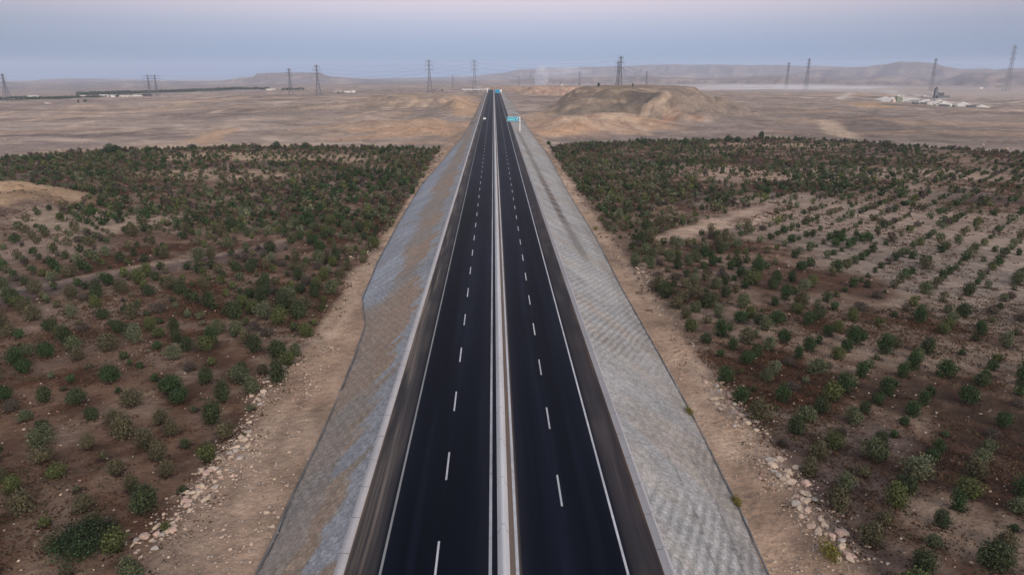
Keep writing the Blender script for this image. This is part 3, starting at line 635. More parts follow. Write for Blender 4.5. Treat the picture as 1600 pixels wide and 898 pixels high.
keep &= (np.hypot((x-SAND[0])/22, (y-SAND[1])/22) > 1.0) | (rng.random(len(x)) < .08)
# band along the orchard's far edge
ex = []
for _ in range(900):
    xx = random.uniform(-290, 290)
    if abs(xx) < 29: continue
    ex.append((xx, float(edge_y(np.array(xx)))+random.gauss(-3.5, 2.0)))
ex = np.array(ex)
bx = np.concatenate([x[keep], ex[:, 0]]); by = np.concatenate([y[keep], ex[:, 1]]); isedge = np.concatenate([np.zeros(keep.sum(), bool), np.ones(len(ex), bool)])
bd = np.concatenate([d[keep], np.full(len(ex), .8)])
# thin out collisions
order = np.argsort(by); bx, by, isedge, bd = bx[order], by[order], isedge[order], bd[order]
grid = {}; ok = np.ones(len(bx), bool)
for n_ in range(len(bx)):
    cx_, cy_ = int(bx[n_]//2), int(by[n_]//2); mind = 2.35 if by[n_] < 95 else 1.9 if by[n_] < 150 else 1.5
    for a in (-1, 0, 1):
        for b in (-1, 0, 1):
            for m_ in grid.get((cx_+a, cy_+b), ()):
                if (bx[n_]-bx[m_])**2+(by[n_]-by[m_])**2 < mind*mind: ok[n_] = False
    if ok[n_]: grid.setdefault((cx_, cy_), []).append(n_)
bx, by, isedge, bd = bx[ok], by[ok], isedge[ok], bd[ok]
bz = Z(bx, by)
nB = len(bx)
gn = vnoise(bx/26, by/26, 131)
size = np.clip(rng.normal(1.10, .23, nB)+.22*(bd-.6)+.0, .38, 1.6)
size = size*np.interp(by, [45, 90, 200, 350], [.84, .98, .98, .84])
size = np.where(rng.random(nB) < .18, size*.5, size)
kr = rng.random(nB)
kind = np.where(kr < .30, 0, np.where(kr < .50, 1, np.where(kr < .68, 2, np.where(kr < .83, 3, np.where(kr < .93, 4, 5)))))
kind = np.where((gn > .62) & (rng.random(nB) < .5), 4, kind)
kind = np.where((gn < .36) & (rng.random(nB) < .35), 3, kind)
kind = np.where((rng.random(nB) < .08) & (by > 60), 6, kind)
kind = np.where(isedge & (rng.random(nB) < .45), 6, kind)
print('bushes', nB)
D3 = np.sqrt((bx-CAMX)**2+by**2+37**2)
pxx, pyy = proj(bx, by, bz+.8)
vis = (pxx > -12) & (pxx < 1612) & (pyy < 915)
app = np.where(vis & (kind < 6), size/D3, -1); top = np.argsort(-app)[:296]
appd = np.where(vis & (kind == 6), size/D3, -1); topd = np.argsort(-appd)[:44]
chosen = np.zeros(nB, bool); chosen[top] = True; chosen[topd] = True
ORD = ['first','second','third','fourth','fifth','sixth','seventh','eighth','ninth','tenth','eleventh','twelfth','thirteenth','fourteenth','fifteenth','sixteenth','seventeenth','eighteenth','nineteenth','twentieth']
def ordn(i):
    return ORD[i] if i < 20 else 'twenty-'+ORD[i-20] if i < 29 else 'thirtieth' if i == 29 else 'thirty-'+ORD[i-30] if i < 39 else 'fortieth' if i == 39 else 'forty-'+ORD[i-40]
def place_bush(i, label, dry, grp):
    pr = DRYP if dry else None
    if dry: crown, tw = DRYP; nm = 'dry_shrub'; cat = 'dry shrub'
    else:
        P = PROTO[int(kind[i])*2+(i % 2)]; crown, tw = P[1], P[2]; nm = 'olive_bush'; cat = 'bush'
    t = empty(nm, (bx[i], by[i], bz[i]-.04), random.uniform(0, 6.28), label=label, cat=cat, group=grp)
    s = size[i]*1.02; t.scale = (s*random.uniform(.92, 1.15), s*random.uniform(.92, 1.15), s*random.uniform(.85, 1.12))
    for n2, me in (('crown', crown), ('trunk', tw)):
        c = bpy.data.objects.new(n2, me); COL.objects.link(c); c.parent = t
for dry in (False, True):
    for s in (-1, 1):
        ids = [i for i in (topd if dry else top) if np.sign(bx[i]) == s and vis[i]]
        ids.sort(key=lambda i: -pyy[i])
        step = 9 if not dry else 6
        for r_ in range(0, len(ids), step):
            row = sorted(ids[r_:r_+step], key=lambda i: abs(bx[i]))
            for q_, i in enumerate(row):
                sz = 'tiny' if size[i] < .55 else 'small' if size[i] < .8 else 'medium' if size[i] < 1.1 else 'large'
                cn = 'dry brown' if dry else KINDS[int(kind[i])][0]
                side = 'left' if s < 0 else 'right'
                lab = f"{sz} {cn} {'shrub' if dry else 'bush'}, {side} orchard, {ordn(r_//step)} row from photo bottom, {ordn(q_)} out from road"
                place_bush(i, lab, dry, ('dry shrubs' if dry else 'olive bushes')+' in the orchard '+side+' of the highway')
# everything farther: one mass
def merge(ids, protos, name, label, sc_extra=1.0):
    Vs = []; Cs = []
    for i in ids:
        V, c = protos[int(kind[i])][int(i) % 3]; a = rng.uniform(0, 6.28); ca, sa = math.cos(a), math.sin(a); s = size[i]*sc_extra
        h = s*rng.uniform(.85, 1.1)
        x_ = (V[..., 0]*ca-V[..., 1]*sa)*s+bx[i]; y_ = (V[..., 0]*sa+V[..., 1]*ca)*s+by[i]; z_ = V[..., 2]*h+bz[i]-.05
        Vs.append(np.stack([x_, y_, z_], -1)); Cs.append(c*rng.uniform(.75, 1.25))
    V = np.concatenate(Vs); c = np.concatenate(Cs)
    return tag(link(name, cloud_mesh(name, V, c)), kind='stuff', label=label)
rest = np.where(~chosen)[0]
near_i = [i for i in rest if by[i] < 170]; far_i = [i for i in rest if by[i] >= 170]
# all that remains of the orchard: a single object
def cl(ids, protos, ex_):
    Vs = []; Cs = []
    for i in ids:
        V, c = protos[int(kind[i])][int(i) % 3]; a = rng.uniform(0, 6.28); ca, sa = math.cos(a), math.sin(a); s = size[i]*ex_; h = s*rng.uniform(.85, 1.1)
        Vs.append(np.stack([(V[..., 0]*ca-V[..., 1]*sa)*s+bx[i], (V[..., 0]*sa+V[..., 1]*ca)*s+by[i], V[..., 2]*h+bz[i]-.05], -1)); Cs.append(c*rng.uniform(.75, 1.25))
    return np.concatenate(Vs), np.concatenate(Cs)
V1, c1 = cl(near_i, MID, 1.0); V2, c2 = cl(far_i, FAR, 1.05)
tag(link('orchard_foliage', cloud_mesh('orchard_foliage', np.concatenate([V1, V2]), np.concatenate([c1, c2]))), label='dense bushes of the farther orchard on both sides of the highway', kind='stuff')

# dry weeds and low ground cover between the bushes
nW = 90000
wy = np.where(np.arange(nW) < 50000, 40+rng.random(nW)**.8*300, 38+rng.random(nW)**1.2*90); wx = (rng.uniform(-1, 1, nW))*(.86*wy+8)
wpx, wpy = proj(wx, wy, -5.2)
pw = sst(-.12, .22, fbm(wx, wy, 16, 4, 141))*.9+.05
k_ = (np.abs(wx) > 27.5) & (wy < edge_y(wx)-2) & (rng.random(nW) < pw) & (polydist(wx, wy, TR_L) > 1.5) & (polydist(wx, wy, TR_R) > 3)
k_ |= (np.abs(wx) > 24.5) & (np.abs(wx) < 28) & (rng.random(nW) < .12)
wx, wy = wx[k_], wy[k_]; wz = Z(wx, wy); n = len(wx)*5
cx_ = np.repeat(wx, 5)+rng.normal(size=n)*.3; cy_ = np.repeat(wy, 5)+rng.normal(size=n)*.3; cz_ = np.repeat(wz, 5)
sz = np.repeat(rng.uniform(.09, .24, len(wx))*(.6+np.minimum(wy, 300)/190), 5)*rng.uniform(.6, 1.2, n); an = rng.uniform(0, math.pi, n)
e1 = np.stack([np.cos(an), np.sin(an), rng.normal(size=n)*.2], -1); e2 = np.stack([rng.normal(size=n)*.4, rng.normal(size=n)*.4, np.ones(n)], -1)
c_ = np.stack([cx_, cy_, cz_], -1)
V = np.stack([c_-e1*sz[:, None]*.6, c_+e1*sz[:, None]*.6, c_+e1*sz[:, None]*.4+e2*sz[:, None]*.7, c_-e1*sz[:, None]*.4+e2*sz[:, None]*.7], 1)
wc = np.where(np.repeat(rng.random(len(wx)) < .3, 5)[:, None], np.array([.046, .044, .024]), np.array([.072, .040, .025]))*rng.uniform(.6, 1.4, n)[:, None]
tag(link('dry_weeds', cloud_mesh('dry_weeds', V, wc)), label='sparse brown weeds and ground cover between the orchard bushes', kind='stuff')

lb_ = np.where(by < 150)[0]; kq = 80; lx_ = np.repeat(bx[lb_], kq); ly_ = np.repeat(by[lb_], kq); ls_ = np.repeat(size[lb_], kq); n = len(lx_)  # leaf-litter flakes round near bushes, coloured dark to double as their contact shade
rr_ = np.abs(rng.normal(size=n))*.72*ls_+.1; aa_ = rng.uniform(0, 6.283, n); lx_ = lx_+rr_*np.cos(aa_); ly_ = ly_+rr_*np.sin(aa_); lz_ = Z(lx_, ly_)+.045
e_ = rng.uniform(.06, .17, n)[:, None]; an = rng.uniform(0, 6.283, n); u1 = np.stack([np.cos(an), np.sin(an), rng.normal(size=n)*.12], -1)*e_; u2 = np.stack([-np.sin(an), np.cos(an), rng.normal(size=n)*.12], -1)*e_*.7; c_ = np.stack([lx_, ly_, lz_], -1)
tag(link('litter_contact_shade', cloud_mesh('litter_contact_shade', np.stack([c_-u1, c_-u2, c_+u1, c_+u2], 1), np.array([.030, .018, .012])*rng.uniform(.5, 1.5, n)[:, None])), label='dark leaf litter and painted contact shade under the orchard bushes', kind='stuff')

# yellow-green plants growing at the toe of the right slope, and a few solitary ones
V, cc = leaf_cloud(520, .15, 6, .8, 1.9, 611, (.13, .12, .025), spiky=.6); YEL = cloud_mesh('foliage', V, cc)
for (px, py, s, lab) in [(1077,643,.9,'low yellow-green shrub at the foot of the right slope beside bare dirt'), (1152,788,.85,'yellow-green shrub at the foot of the right slope near the photo bottom'), (1298,878,1.35,'yellow-green bush beside rocks at the lower right edge of the dirt strip'), (931,355,1.1,'dark yellowish shrubs on the dirt strip beside the right slope')]:
    x, y = on(px, py, -4.8); t = empty('yellow_shrub', (x, y, float(Z(x, y))), 0, label=lab, cat='shrub'); t.scale = (s*.7, s*1.3, s)
    link('foliage', YEL, None, t); link('trunk', DRYP[1], None, t).scale = (.6, .6, .6)
# bigger trees at the far edge and the big dark shrub in the corner
def tree_mesh(h, w_, n, size_, seed, c):
    V, cc = leaf_cloud(n, size_, 9, h, w_, seed, c, spiky=.35); return cloud_mesh('crown', V, cc)
for (px, py, w_, h, seed, lab, c) in [(172,240,5.5,4.6,1,'dark round tree standing at the far edge of the left orchard, left of its twin',(.022,.045,.022)), (183,240,5.2,4.2,2,'dark round tree at the far edge of the left orchard, right of its twin',(.024,.046,.022)),
        (300,234,5,3.2,3,'low dark tree on the far edge of the left orchard, between paler bushes',(.035,.05,.028)), (433,232,4.6,3.8,4,'small dark tree at the far edge of the left orchard near its middle',(.035,.055,.03)), (477,231,4.6,3.0,5,'low bushy tree at the far edge of the left orchard, nearer the road',(.05,.06,.035)),
        (923,232,5.5,4.4,6,'rounded dark tree at the far edge of the right orchard, nearest the road',(.04,.055,.032)), (1005,226,6,4.4,7,'wide dark tree at the far edge of the right orchard, second from the road',(.032,.05,.026)), (1070,226,5.5,4,8,'dense green tree at the far edge of the right orchard, third from the road',(.032,.055,.026)),
        (1137,220,5,3.8,9,'dark tree on the far orchard edge just before the pale gap',(.035,.05,.03)), (1189,216,4.6,5.2,10,'tallest dark tree on the far edge of the right orchard',(.03,.055,.026)), (1153,221,4.5,3.4,11,'small dark tree between two taller ones on the far right orchard edge',(.04,.06,.034)), (857,228,2.6,2.0,12,'lone green bush on the dirt beside the right slope, before the orchard',(.035,.07,.026)),
        (1385,228,9,3.4,13,'long low dark thicket on the far edge of the right orchard',(.045,.05,.035)),
        (130,872,5.6,2.4,14,'large dark sprawling shrub at the lower left corner of the orchard',(.018,.034,.014))]:
    x, y = on(px, py, -5.6 if py < 600 else -4.8); z = float(Z(x, y))
    t = empty('tree' if h > 2.5 else 'large_bush', (x, y, z-.05), seed, label=lab, cat='tree' if h > 2.5 else 'bush')
    near = py > 600
    link('crown', tree_mesh(h, w_, 3600 if near else 1100, .2 if near else .5, 700+seed, c), None, t); link('trunk', twigs(h*.9, w_*.8, seed), None, t)

# ------------------------------------------------------------ rocks
def rock_mesh(seed, m):
    r = random.Random(seed); b = bmesh.new(); bmesh.ops.create_icosphere(b, subdivisions=2, radius=.5)
    pl = [(Vector((r.gauss(0, 1), r.gauss(0, 1), r.gauss(0, 1))).normalized(), r.uniform(.26, .42)) for _ in range(9)]
    for v in b.verts:
        for n_, d_ in pl:
            k = v.co.dot(n_)
            if k > d_: v.co -= n_*(k-d_)
        v.co.z *= .75; v.co.z += .18
    me = bpy.data.meshes.new('rock'); b.to_mesh(me); b.free(); me.materials.append(m); return me
RK = [rock_mesh(i, M[('rock', 'rock', 'rock_pink', 'rock_grey')[i % 4]]) for i in range(12)]
RN = ['cream', 'cream', 'pinkish', 'grey']
def px_line(pts, n, sp, z=-5.0):
    P = [on(*p, z) for p in pts]; L = [math.dist(a, b) for a, b in zip(P[:-1], P[1:])]; T = sum(L); o = []
    for _ in range(n):
        t = random.random()*T; k = 0
        while k < len(L)-1 and t > L[k]: t -= L[k]; k += 1
        f = t/L[k]; a, b = P[k], P[k+1]; o.append((a[0]+(b[0]-a[0])*f+random.gauss(0, sp), a[1]+(b[1]-a[1])*f+random.gauss(0, sp)))
    return o
rows_ = [([(232,868),(262,842),(300,800),(345,745),(385,680)], 74, .75, (.35, 1.0), 'left', 'in the lower rubble line beside the left orchard'),
         ([(400,640),(430,600),(460,565)], 30, .8, (.3, .8), 'left', 'in the rubble heap below the middle left orchard edge'),
         ([(512,545),(490,600),(468,655)], 16, .6, (.25, .55), 'left', 'scattered on the dirt between left orchard and slope'),
         ([(545,405),(560,398),(575,388)], 14, 1.2, (.3, .9), 'left', 'in the small far rubble patch by the left orchard'),
         ([(1115,600),(1145,640),(1180,680)], 42, .8, (.35, .95), 'right', 'in the upper rubble heap beside the right orchard'),
         ([(1195,715),(1240,770),(1290,840),(1330,890)], 58, .8, (.4, 1.15), 'right', 'in the lower rubble line beside the right orchard'),
         ([(985,405),(1010,430),(1025,448)], 22, .8, (.35, 1.0), 'right', 'in the far rubble patch by the right orchard'),
         ([(330,800),(400,740),(430,690)], 18, 1.4, (.2, .5), 'left', 'lying loose on the lower left dirt strip'),
         ([(330,890),(400,850),(440,790)], 14, 1.0, (.25, .6), 'left', 'lying near the toe of the lower left slope')]
for pts, n_, sp, (a, b), side, where in rows_:
    for (x, y) in px_line(pts, n_, sp):
        s = random.uniform(a, b)*random.uniform(.7, 1); k = random.randrange(12); z = float(Z(x, y))
        o = bpy.data.objects.new('rock', RK[k]); COL.objects.link(o); o.location = (x, y, z-.05*s); o.rotation_euler = (random.uniform(-.3, .3), random.uniform(-.3, .3), random.uniform(0, 6.28))
        o.scale = (s*random.uniform(.9, 1.5), s*random.uniform(.8, 1.2), s*random.uniform(.6, 1.0))
        szn = 'small' if s < .4 else 'medium' if s < .65 else 'large'
        tag(o, label=f'{szn} {RN[k % 4]} rock {where}', cat='rock', group=f'{szn} {RN[k % 4]} rocks {where}')
# loose stones and rubble as one mass
rb = bmesh.new(); bmesh.ops.create_icosphere(rb, subdivisions=1, radius=.5); BV = np.array([v.co[:] for v in rb.verts]); BF = np.array([[v.index for v in f.verts] for f in rb.faces]); rb.free()
pts = []
for pl, n_, sp, *_r in rows_: pts += [(x, y, random.uniform(.08, .28)) for x, y in px_line(pl, n_*9, sp*1.6)]
for _ in range(5200):
    y = 38+random.random()**1.6*320; s = random.choice((-1, 1)); lx = abs(float(ltoe(y)[0])) if s < 0 else float(rtoe(y)[0])
    if lx+.6 < 28: 
        x = random.uniform(lx+.5, 28.5); dn = vnoise(np.array(x/2.0), np.array(y/4.0), 9+s)
        if dn > .45: pts.append((s*x, y, random.uniform(.05, .2)*(1+y/200)))
for _ in range(2500):
    y = 40+random.random()**.8*200; s = random.choice((-1, 1)); x = random.uniform(28, .8*y+8)
    if x > 28: pts.append((s*x, y, random.uniform(.06, .22)*(1+y/220)))
for _ in range(5200):
    D_ = 400+random.random()**1.3*750; u_ = random.uniform(-20, 1620); x, y = pt(u_, D_)
    if abs(x) > 34 and y > float(edge_y(np.array(x)))+6 and vnoise(np.array(x/40), np.array(y/40), 55) > .42: pts.append((x, y, random.uniform(.2, .55)*(1+random.random()**6*2)))
P = np.array(pts); pz = Z(P[:, 0], P[:, 1]); n_ = len(P)
jit = 1+.25*rng.normal(size=(n_, len(BV), 1)); scl = P[:, 2][:, None, None]*np.stack([rng.uniform(.8, 1.6, n_), rng.uniform(.8, 1.3, n_), rng.uniform(.5, .9, n_)], -1)[:, None, :]
V = BV[None]*jit*scl+np.stack([P[:, 0], P[:, 1], pz+P[:, 2]*.12], -1)[:, None, :]
Fq = (BF[None]+np.arange(n_)[:, None, None]*len(BV)).reshape(-1, 3)
cc = np.repeat(np.array([[.40,.325,.26],[.34,.26,.215],[.26,.23,.21],[.22,.17,.14]])[rng.integers(0, 4, n_)]*rng.uniform(.75, 1.15, n_)[:, None], len(BV), 0)
tag(link('rubble', np_mesh('rubble', V.reshape(-1, 3), Fq, cc), M['rubble']), label='small loose stones strewn over the dirt strips and orchard edges', kind='stuff')

# ------------------------------------------------------------ pylons and cables
def pylon(px, ytop, Y, label, arms=1.0, base_w=.17, row_base=None, rz=0, thick=1.0):
    x, _, zt = at(px, ytop, Y); zb = float(Z(x, Y)); H = zt-zb
    t = empty('pylon', (x, Y, zb), rz, label=label, cat='pylon', group='lattice pylons crossing the desert')
    bw = H*base_w/2; wst = H*.022; T = .26*thick
    b = MB()
    lv = [0, .18, .33, .46, .57, .66, .74, .82, .90, .97]
    wd = lambda f: bw+(wst-bw)*min(1, f/.66)**.85 if f < .66 else wst*(1-.25*(f-.66)/.34)
    cor = lambda f: [(sx*wd(f), sy*wd(f), f*H) for sx, sy in ((-1, -1), (1, -1), (1, 1), (-1, 1))]
    for f0, f1 in zip(lv[:-1], lv[1:]):
        A, B = cor(f0), cor(f1)
        for k in range(4):
            b.bar(A[k], B[k], T*(1 if f0 < .6 else .8)); b.bar(A[k], B[(k+1) % 4], T*.55); b.bar(A[(k+1) % 4], B[k], T*.55); b.bar(B[k], B[(k+1) % 4], T*.5)
    tp = cor(.97)
    for k in range(4): b.bar(tp[k], (0, 0, H), T*.7)
    b.build('lattice_tower', M['steel'], t)
    tips = []
    for f, L in ((.70, .155), (.82, .175), (.935, .13)):
        a = MB(); Lm = H*L*arms; w_ = wd(f)
        for s in (-1, 1):
            for sy in (-1, 1):
                a.bar((s*w_, sy*w_, f*H), (s*Lm, 0, f*H+.01*H), T*.6); a.bar((s*w_, sy*w_, f*H+.035*H), (s*Lm, 0, f*H+.01*H), T*.6)
            a.bar((s*Lm*.55, 0, f*H+.0*H), (s*Lm*.55, 0, f*H+.025*H), T*.5)
        co = a.build('crossarm', M['steel'], t)
        for s in (-1, 1):
            i_ = MB(); i_.bar((s*Lm, 0, f*H+.01*H), (s*Lm, 0, f*H-.035*H), .22*thick, 6); i_.build('insulator', M['steel'], co)
        tips.append((Lm, f*H-.035*H))
    return dict(x=x, y=Y, z=zb, H=H, tips=tips, rz=rz)
LA = [pylon(230, 117, 1500, 'left one of two close pylons by the far farm buildings', 1.5, .14), pylon(451, 106.5, 1290, 'shorter thin pylon on the plain below the flat-topped hill', .8), pylon(670, 93, 1135, 'pylon on the plain left of the highway, left of the roadside one', .75),
      pylon(966.5, 95, 1190, 'shorter pylon rising behind the big mound', .6), pylon(1233, 97, 2150, 'smaller of the two pylons on the dusty plain right of the mound', .42, .11, thick=1.35), pylon(1463, 91, 2050, 'pylon above the dark processing plant beyond the quarry', .42, .11, thick=1.35)]
LB = [pylon(241, 117, 1490, 'right one of two close pylons by the far farm buildings', 1.5, .14), pylon(494, 101, 1160, 'taller pylon in front of the flat-topped hill', .75), pylon(741, 93, 1110, 'pylon nearest the left side of the highway', .6),
      pylon(970.5, 87, 1000, 'tallest-looking pylon rising right behind the big mound', .5), pylon(1265, 91, 2000, 'taller of the two pylons on the dusty plain right of the mound', .42, .11, thick=1.35), pylon(1587, 70, 2100, 'large pylon at the far right edge standing against the sky', .42, .11, thick=1.35)]
pylon(3, 115, 1330, 'wide pylon cut by the left edge of the photo', .5, .26, thick=1.3)
for px, yt, Y, lb in ((707,118,2300,'faint distant pylon between the two pylons left of the highway'),(811,119,2300,'faint distant pylon right of the highway below the plateau'),(906,111,2000,'faint distant pylon beside the dust plume'),(1011,111,1900,'faint distant pylon right of the big mound pylons')):
    pylon(px, yt, Y, lb, .7)
LB.append(dict(x=LB[-1]['x']+600, y=2100, z=LB[-1]['z'], H=LB[-1]['H'], tips=LB[-1]['tips'])); LA.append(dict(x=LA[-1]['x']+600, y=2050, z=LA[-1]['z'], H=LA[-1]['H'], tips=LA[-1]['tips']))
LA.insert(0, dict(x=LA[0]['x']-420, y=1650, z=LA[0]['z'], H=LA[0]['H'], tips=LA[0]['tips'])); LB.insert(0, dict(x=LB[0]['x']-420, y=1640, z=LB[0]['z'], H=LB[0]['H'], tips=LB[0]['tips']))
for line, who in ((LA, 'far'), (LB, 'near')):
    for lev, ln in ((0, 'lowest'), (1, 'middle'), (2, 'upper'), (3, 'topmost')):
        V = []; 
        for a, b in zip(line[:-1], line[1:]):
            for k in range(16):
                t = k/15
                if lev < 3:
                    za = a['z']+a['tips'][lev][1]; zb = b['z']+b['tips'][lev][1]; oa = a['tips'][lev][0]*(-.0); 
                else: za = a['z']+a['H']; zb = b['z']+b['H']
                L = math.dist((a['x'], a['y']), (b['x'], b['y'])); sag = L*(.038 if lev < 3 else .022)
                V.append((a['x']+(b['x']-a['x'])*t, a['y']-2+(b['y']-a['y'])*t, za+(zb-za)*t-sag*4*t*(1-t)))
        cu = MB(); 
        for p_, q_ in zip(V[:-1], V[1:]): cu.bar(p_, q_, .085 if lev < 3 else .06, 3)
        tag(cu.build('power_cable', M['wire']), label=f'{ln} sagging cable of the {who}er row of pylons'.replace('farer', 'farther').replace('nearer', 'nearer'), cat='cable', group='power cables strung between the pylons')

# ------------------------------------------------------------ road signs
def sign(px_post, y_base, Yr, board_px, board_rows, label, lettering=True, post_w=.22):
    xb, _, _ = at(px_post, y_base, Yr); zb = float(slope_z(np.array(xb), np.array(Yr))) if abs(xb) < 16 else float(Z(xb, Yr))
    x0, _, zt = at(board_px[0], board_rows[0], Yr); x1, _, zl = at(board_px[1], board_rows[1], Yr)
    t = empty('highway_sign', (xb, Yr, zb), 0, label=label, cat='road sign')
    W = x1-x0; Hh = zt-zl; cx_ = (x0+x1)/2-xb; cz = (zt+zl)/2-zb
    MB().bar((0, 0, -.5), (0, 0, zt-zb+.15), post_w, 10, post_w*.8).build('post', M['white'], t)
    a = MB()
    for dz in (-Hh*.25, Hh*.25): a.bar((0, .1, cz+dz), (cx_-W*.42 if cx_ < 0 else cx_+W*.42, .1, cz+dz), .11, 8)
    a.build('arm', M['white'], t)
    bd_ = MB().box((cx_, -.22, cz), (W, .12, Hh), bev=.05).build('board', M['blue'], t)
    fr = MB()
    for dx, dz, w2, h2 in ((0, Hh/2-.14, W-.3, .09), (0, -Hh/2+.14, W-.3, .09), (-W/2+.14, 0, .09, Hh-.3), (W/2-.14, 0, .09, Hh-.3)): fr.box((cx_+dx, -.29, cz+dz), (w2, .02, h2))
    fr.build('border', M['white'], bd_)
    if lettering:
        lt = MB(); rr = random.Random(4)
        for k in range(2):
            xx = -W*.40; zc = cz+Hh*(.18-.34*k)
            while xx < W*.16:
                l_ = rr.uniform(.3, .7); lt.box((cx_+xx+l_/2, -.30, zc+rr.uniform(-.06, .06)), (l_, .02, .26)); 
                if rr.random() < .6: lt.box((cx_+xx+l_*.8, -.302, zc+.14), (.12, .02, .34))
                if rr.random() < .4: lt.box((cx_+xx+l_*.4, -.302, zc-.2), (.12, .02, .1))
                xx += l_+.16
        lt.build('lettering', M['teal'], bd_)
        ar = MB(); ar.bar((cx_+W*.24, -.31, cz-Hh*.22), (cx_+W*.37, -.31, cz+Hh*.16), .13, 4); ar.bar((cx_+W*.33, -.31, cz+Hh*.06), (cx_+W*.41, -.31, cz+Hh*.28), .34, 4, .02); ar.build('arrow', M['white'], bd_)
    return t
_, yr = on(812, 206.5, -1.6)
sign(812.3, 206.5, yr, (792.2, 811.2), (182.3, 189.8), 'large blue overhead direction sign on a white post beside the right carriageway')
sign(783.5, 147, 1120, (773.6, 781), (139.8, 145.6), 'small far blue overhead sign at the end of the right carriageway', lettering=False, post_w=.3)
t = empty('sign_board', (at(782.5, 143, 1180)[0], 1180, 0), 0, label='small white board beside the far blue sign at the road end', cat='sign')
MB().box((0, 0, 2.6), (3.2, .15, 2.2), bev=.04).build('board', M['white'], t); b = MB()
for s in (-1, 1): b.bar((s*1.1, .15, -3), (s*1.1, .15, 2.6), .1, 8)
b.build('post', M['white'], t)
xg = at(761.5, 150, 1150)[0]
t = empty('sign_gantry', (xg, 1150, -.5), 0, label='tall white gantry post beside the far end of the left carriageway', cat='gantry')
MB().bar((0, 0, -1), (0, 0, 7.4), .55, 10, .45).build('post', M['white'], t); MB().box((2.2, 0, 7.2), (5.4, .4, .5), bev=.05).build('arm', M['white'], t); MB().box((3.2, -.25, 6.4), (3.0, .12, 1.6), bev=.04).build('board', mat('sign_back', (.25,.3,.33)), t)

# ------------------------------------------------------------ the car coming up the left carriageway
xc, yc = on(757.2, 187, 0)
t = empty('car', (xc, yc, .008), 0, label='small silver car driving in the left carriageway far down the road', cat='car')
body = MB(); body.prism([(-2.25,.32),(-2.2,.82),(-1.25,.98),(.9,1.0),(2.1,.9),(2.25,.6),(2.2,.32)], -.88, .88, axis='x')
body.build('body', M['car'], t)
cab = MB(); cab.prism([(-1.3,.96),(-.55,1.46),(.85,1.48),(1.65,.98)], -.76, .76, axis='x'); cab.build('cabin', M['car'], t)
gl = MB(); gl.box((0, -.98, 1.21), (1.34, .04, .54), rx=R(-56)); gl.build('windscreen', M['glass'], t)
gl = MB(); gl.box((0, 1.30, 1.22), (1.34, .04, .54), rx=R(57)); gl.build('rear_window', M['glass'], t)
for s in (-1, 1):
    MB().box((s*.768, .15, 1.22), (.02, 1.7, .3)).build('side_window', M['glass'], t)
    MB().box((s*.62, -2.215, .68), (.36, .06, .16), bev=.02).build('headlight', M['lamp'], t)
    for yy in (-1.4, 1.35):
        wh = MB().bar((s*.72, yy, .33), (s*.93, yy, .33), .33, 16).build('wheel', M['tyre'], t); MB().bar((s*.90, yy, .33), (s*.945, yy, .33), .2, 12).build('rim', M['car'], wh)

# ------------------------------------------------------------ far road bridge past the end of the highway
xb, yb, zb = at(765, 140.5, 1420); xa = at(722, 138.5, 1420)[0]
t = empty('bridge', ((xa+xb)/2, 1425, zb), 0, label='low grey road bridge crossing beyond the end of the highway', cat='bridge')
MB().box((0, 0, 0), (xb-xa, 11, 1.0), bev=.1).build('deck', M['concrete'], t)
for s in (-1, 1): MB().box((0, s*5.4, 1.0), (xb-xa, .3, 1.0)).build('parapet', M['concrete'], t)
for k in range(4): MB().box((-(xb-xa)/2+6+k*(xb-xa-12)/3, 0, -3.5), (1.4, 8, 6.2)).build('pier', M['concrete'], t)

# ------------------------------------------------------------ far buildings
def house(px, row, Y, w_, d_, h, label, m='wall_white', flat=True, grp='low farm buildings on the far plain', wins=3):
    x = at(px, row, Y)[0]; z = float(Z(x, Y))
    t = empty('farm_building', (x, Y, z), 0, label=label, cat='building', group=grp)
    MB().box((0, 0, h/2-.5), (w_, d_, h+1)).build('wall', M[m], t)
    if flat: MB().box((0, 0, h+.25), (w_+.8, d_+.8, .5)).build('roof', M['roof'], t)
    else: MB().prism([(-d_/2-.6, h), (0, h+d_*.2), (d_/2+.6, h)], -w_/2-.6, w_/2+.6, axis='x').build('roof', M['roof'], t)
    for k in range(wins): MB().box((-w_/2+(k+.5)*w_/wins, -d_/2-.03, h*.5), (w_/wins*.35, .1, h*.35)).build('window', M['dark'], t)
    return t
BL = [(33,147.5,1700,14,8,4,'wide low white building behind the leftmost pylon'),(52,147,1750,22,9,4.5,'long white building on the far plain, second from the photo left edge'),(130,148,1700,12,8,5,'small white block beside the dark shelterbelt'),(140,148.5,1700,10,7,3.5,'small tan house beside the white block'),(163,148,1690,20,9,4.5,'white building left of the long white wall on the far plain'),
      (176,148,1690,8,8,4,'small white cube between two long farm buildings'),(196,147.5,1680,26,8,3.6,'long low white shed left of the twin pylons'),(214,147.2,1680,20,8,3.4,'low white shed just left of the twin pylons'),(423,139.5,2300,26,10,4.5,'white shed left of the thin pylon on the far plain'),
      (545,144.6,1500,16,8,3.5,'white hut on the far plain right of the flat-topped hill'),(528,146,1450,8,6,3,'tiny pale hut left of the white hut'),(553,145,1490,6,6,3.6,'tiny white cube right of the white hut'),(74,156.5,1150,7,5,2.6,'lone pale hut in front of the shelterbelt'),
      (748,137.5,1700,15,8,3.5,'white building beyond the bridge, left of the road end'),(756.5,138,1650,8,6,3,'small white cube beyond the bridge at the road end'),(878,127.3,3000,10,8,6,'tiny dark hut on the ridge beside the dust plume'),(1447,135.5,1400,8,6,3.5,'small pale hut left of the dark processing plant'),(1534,131,2600,10,8,6,'small white hut on the far plain near the photo right edge')]
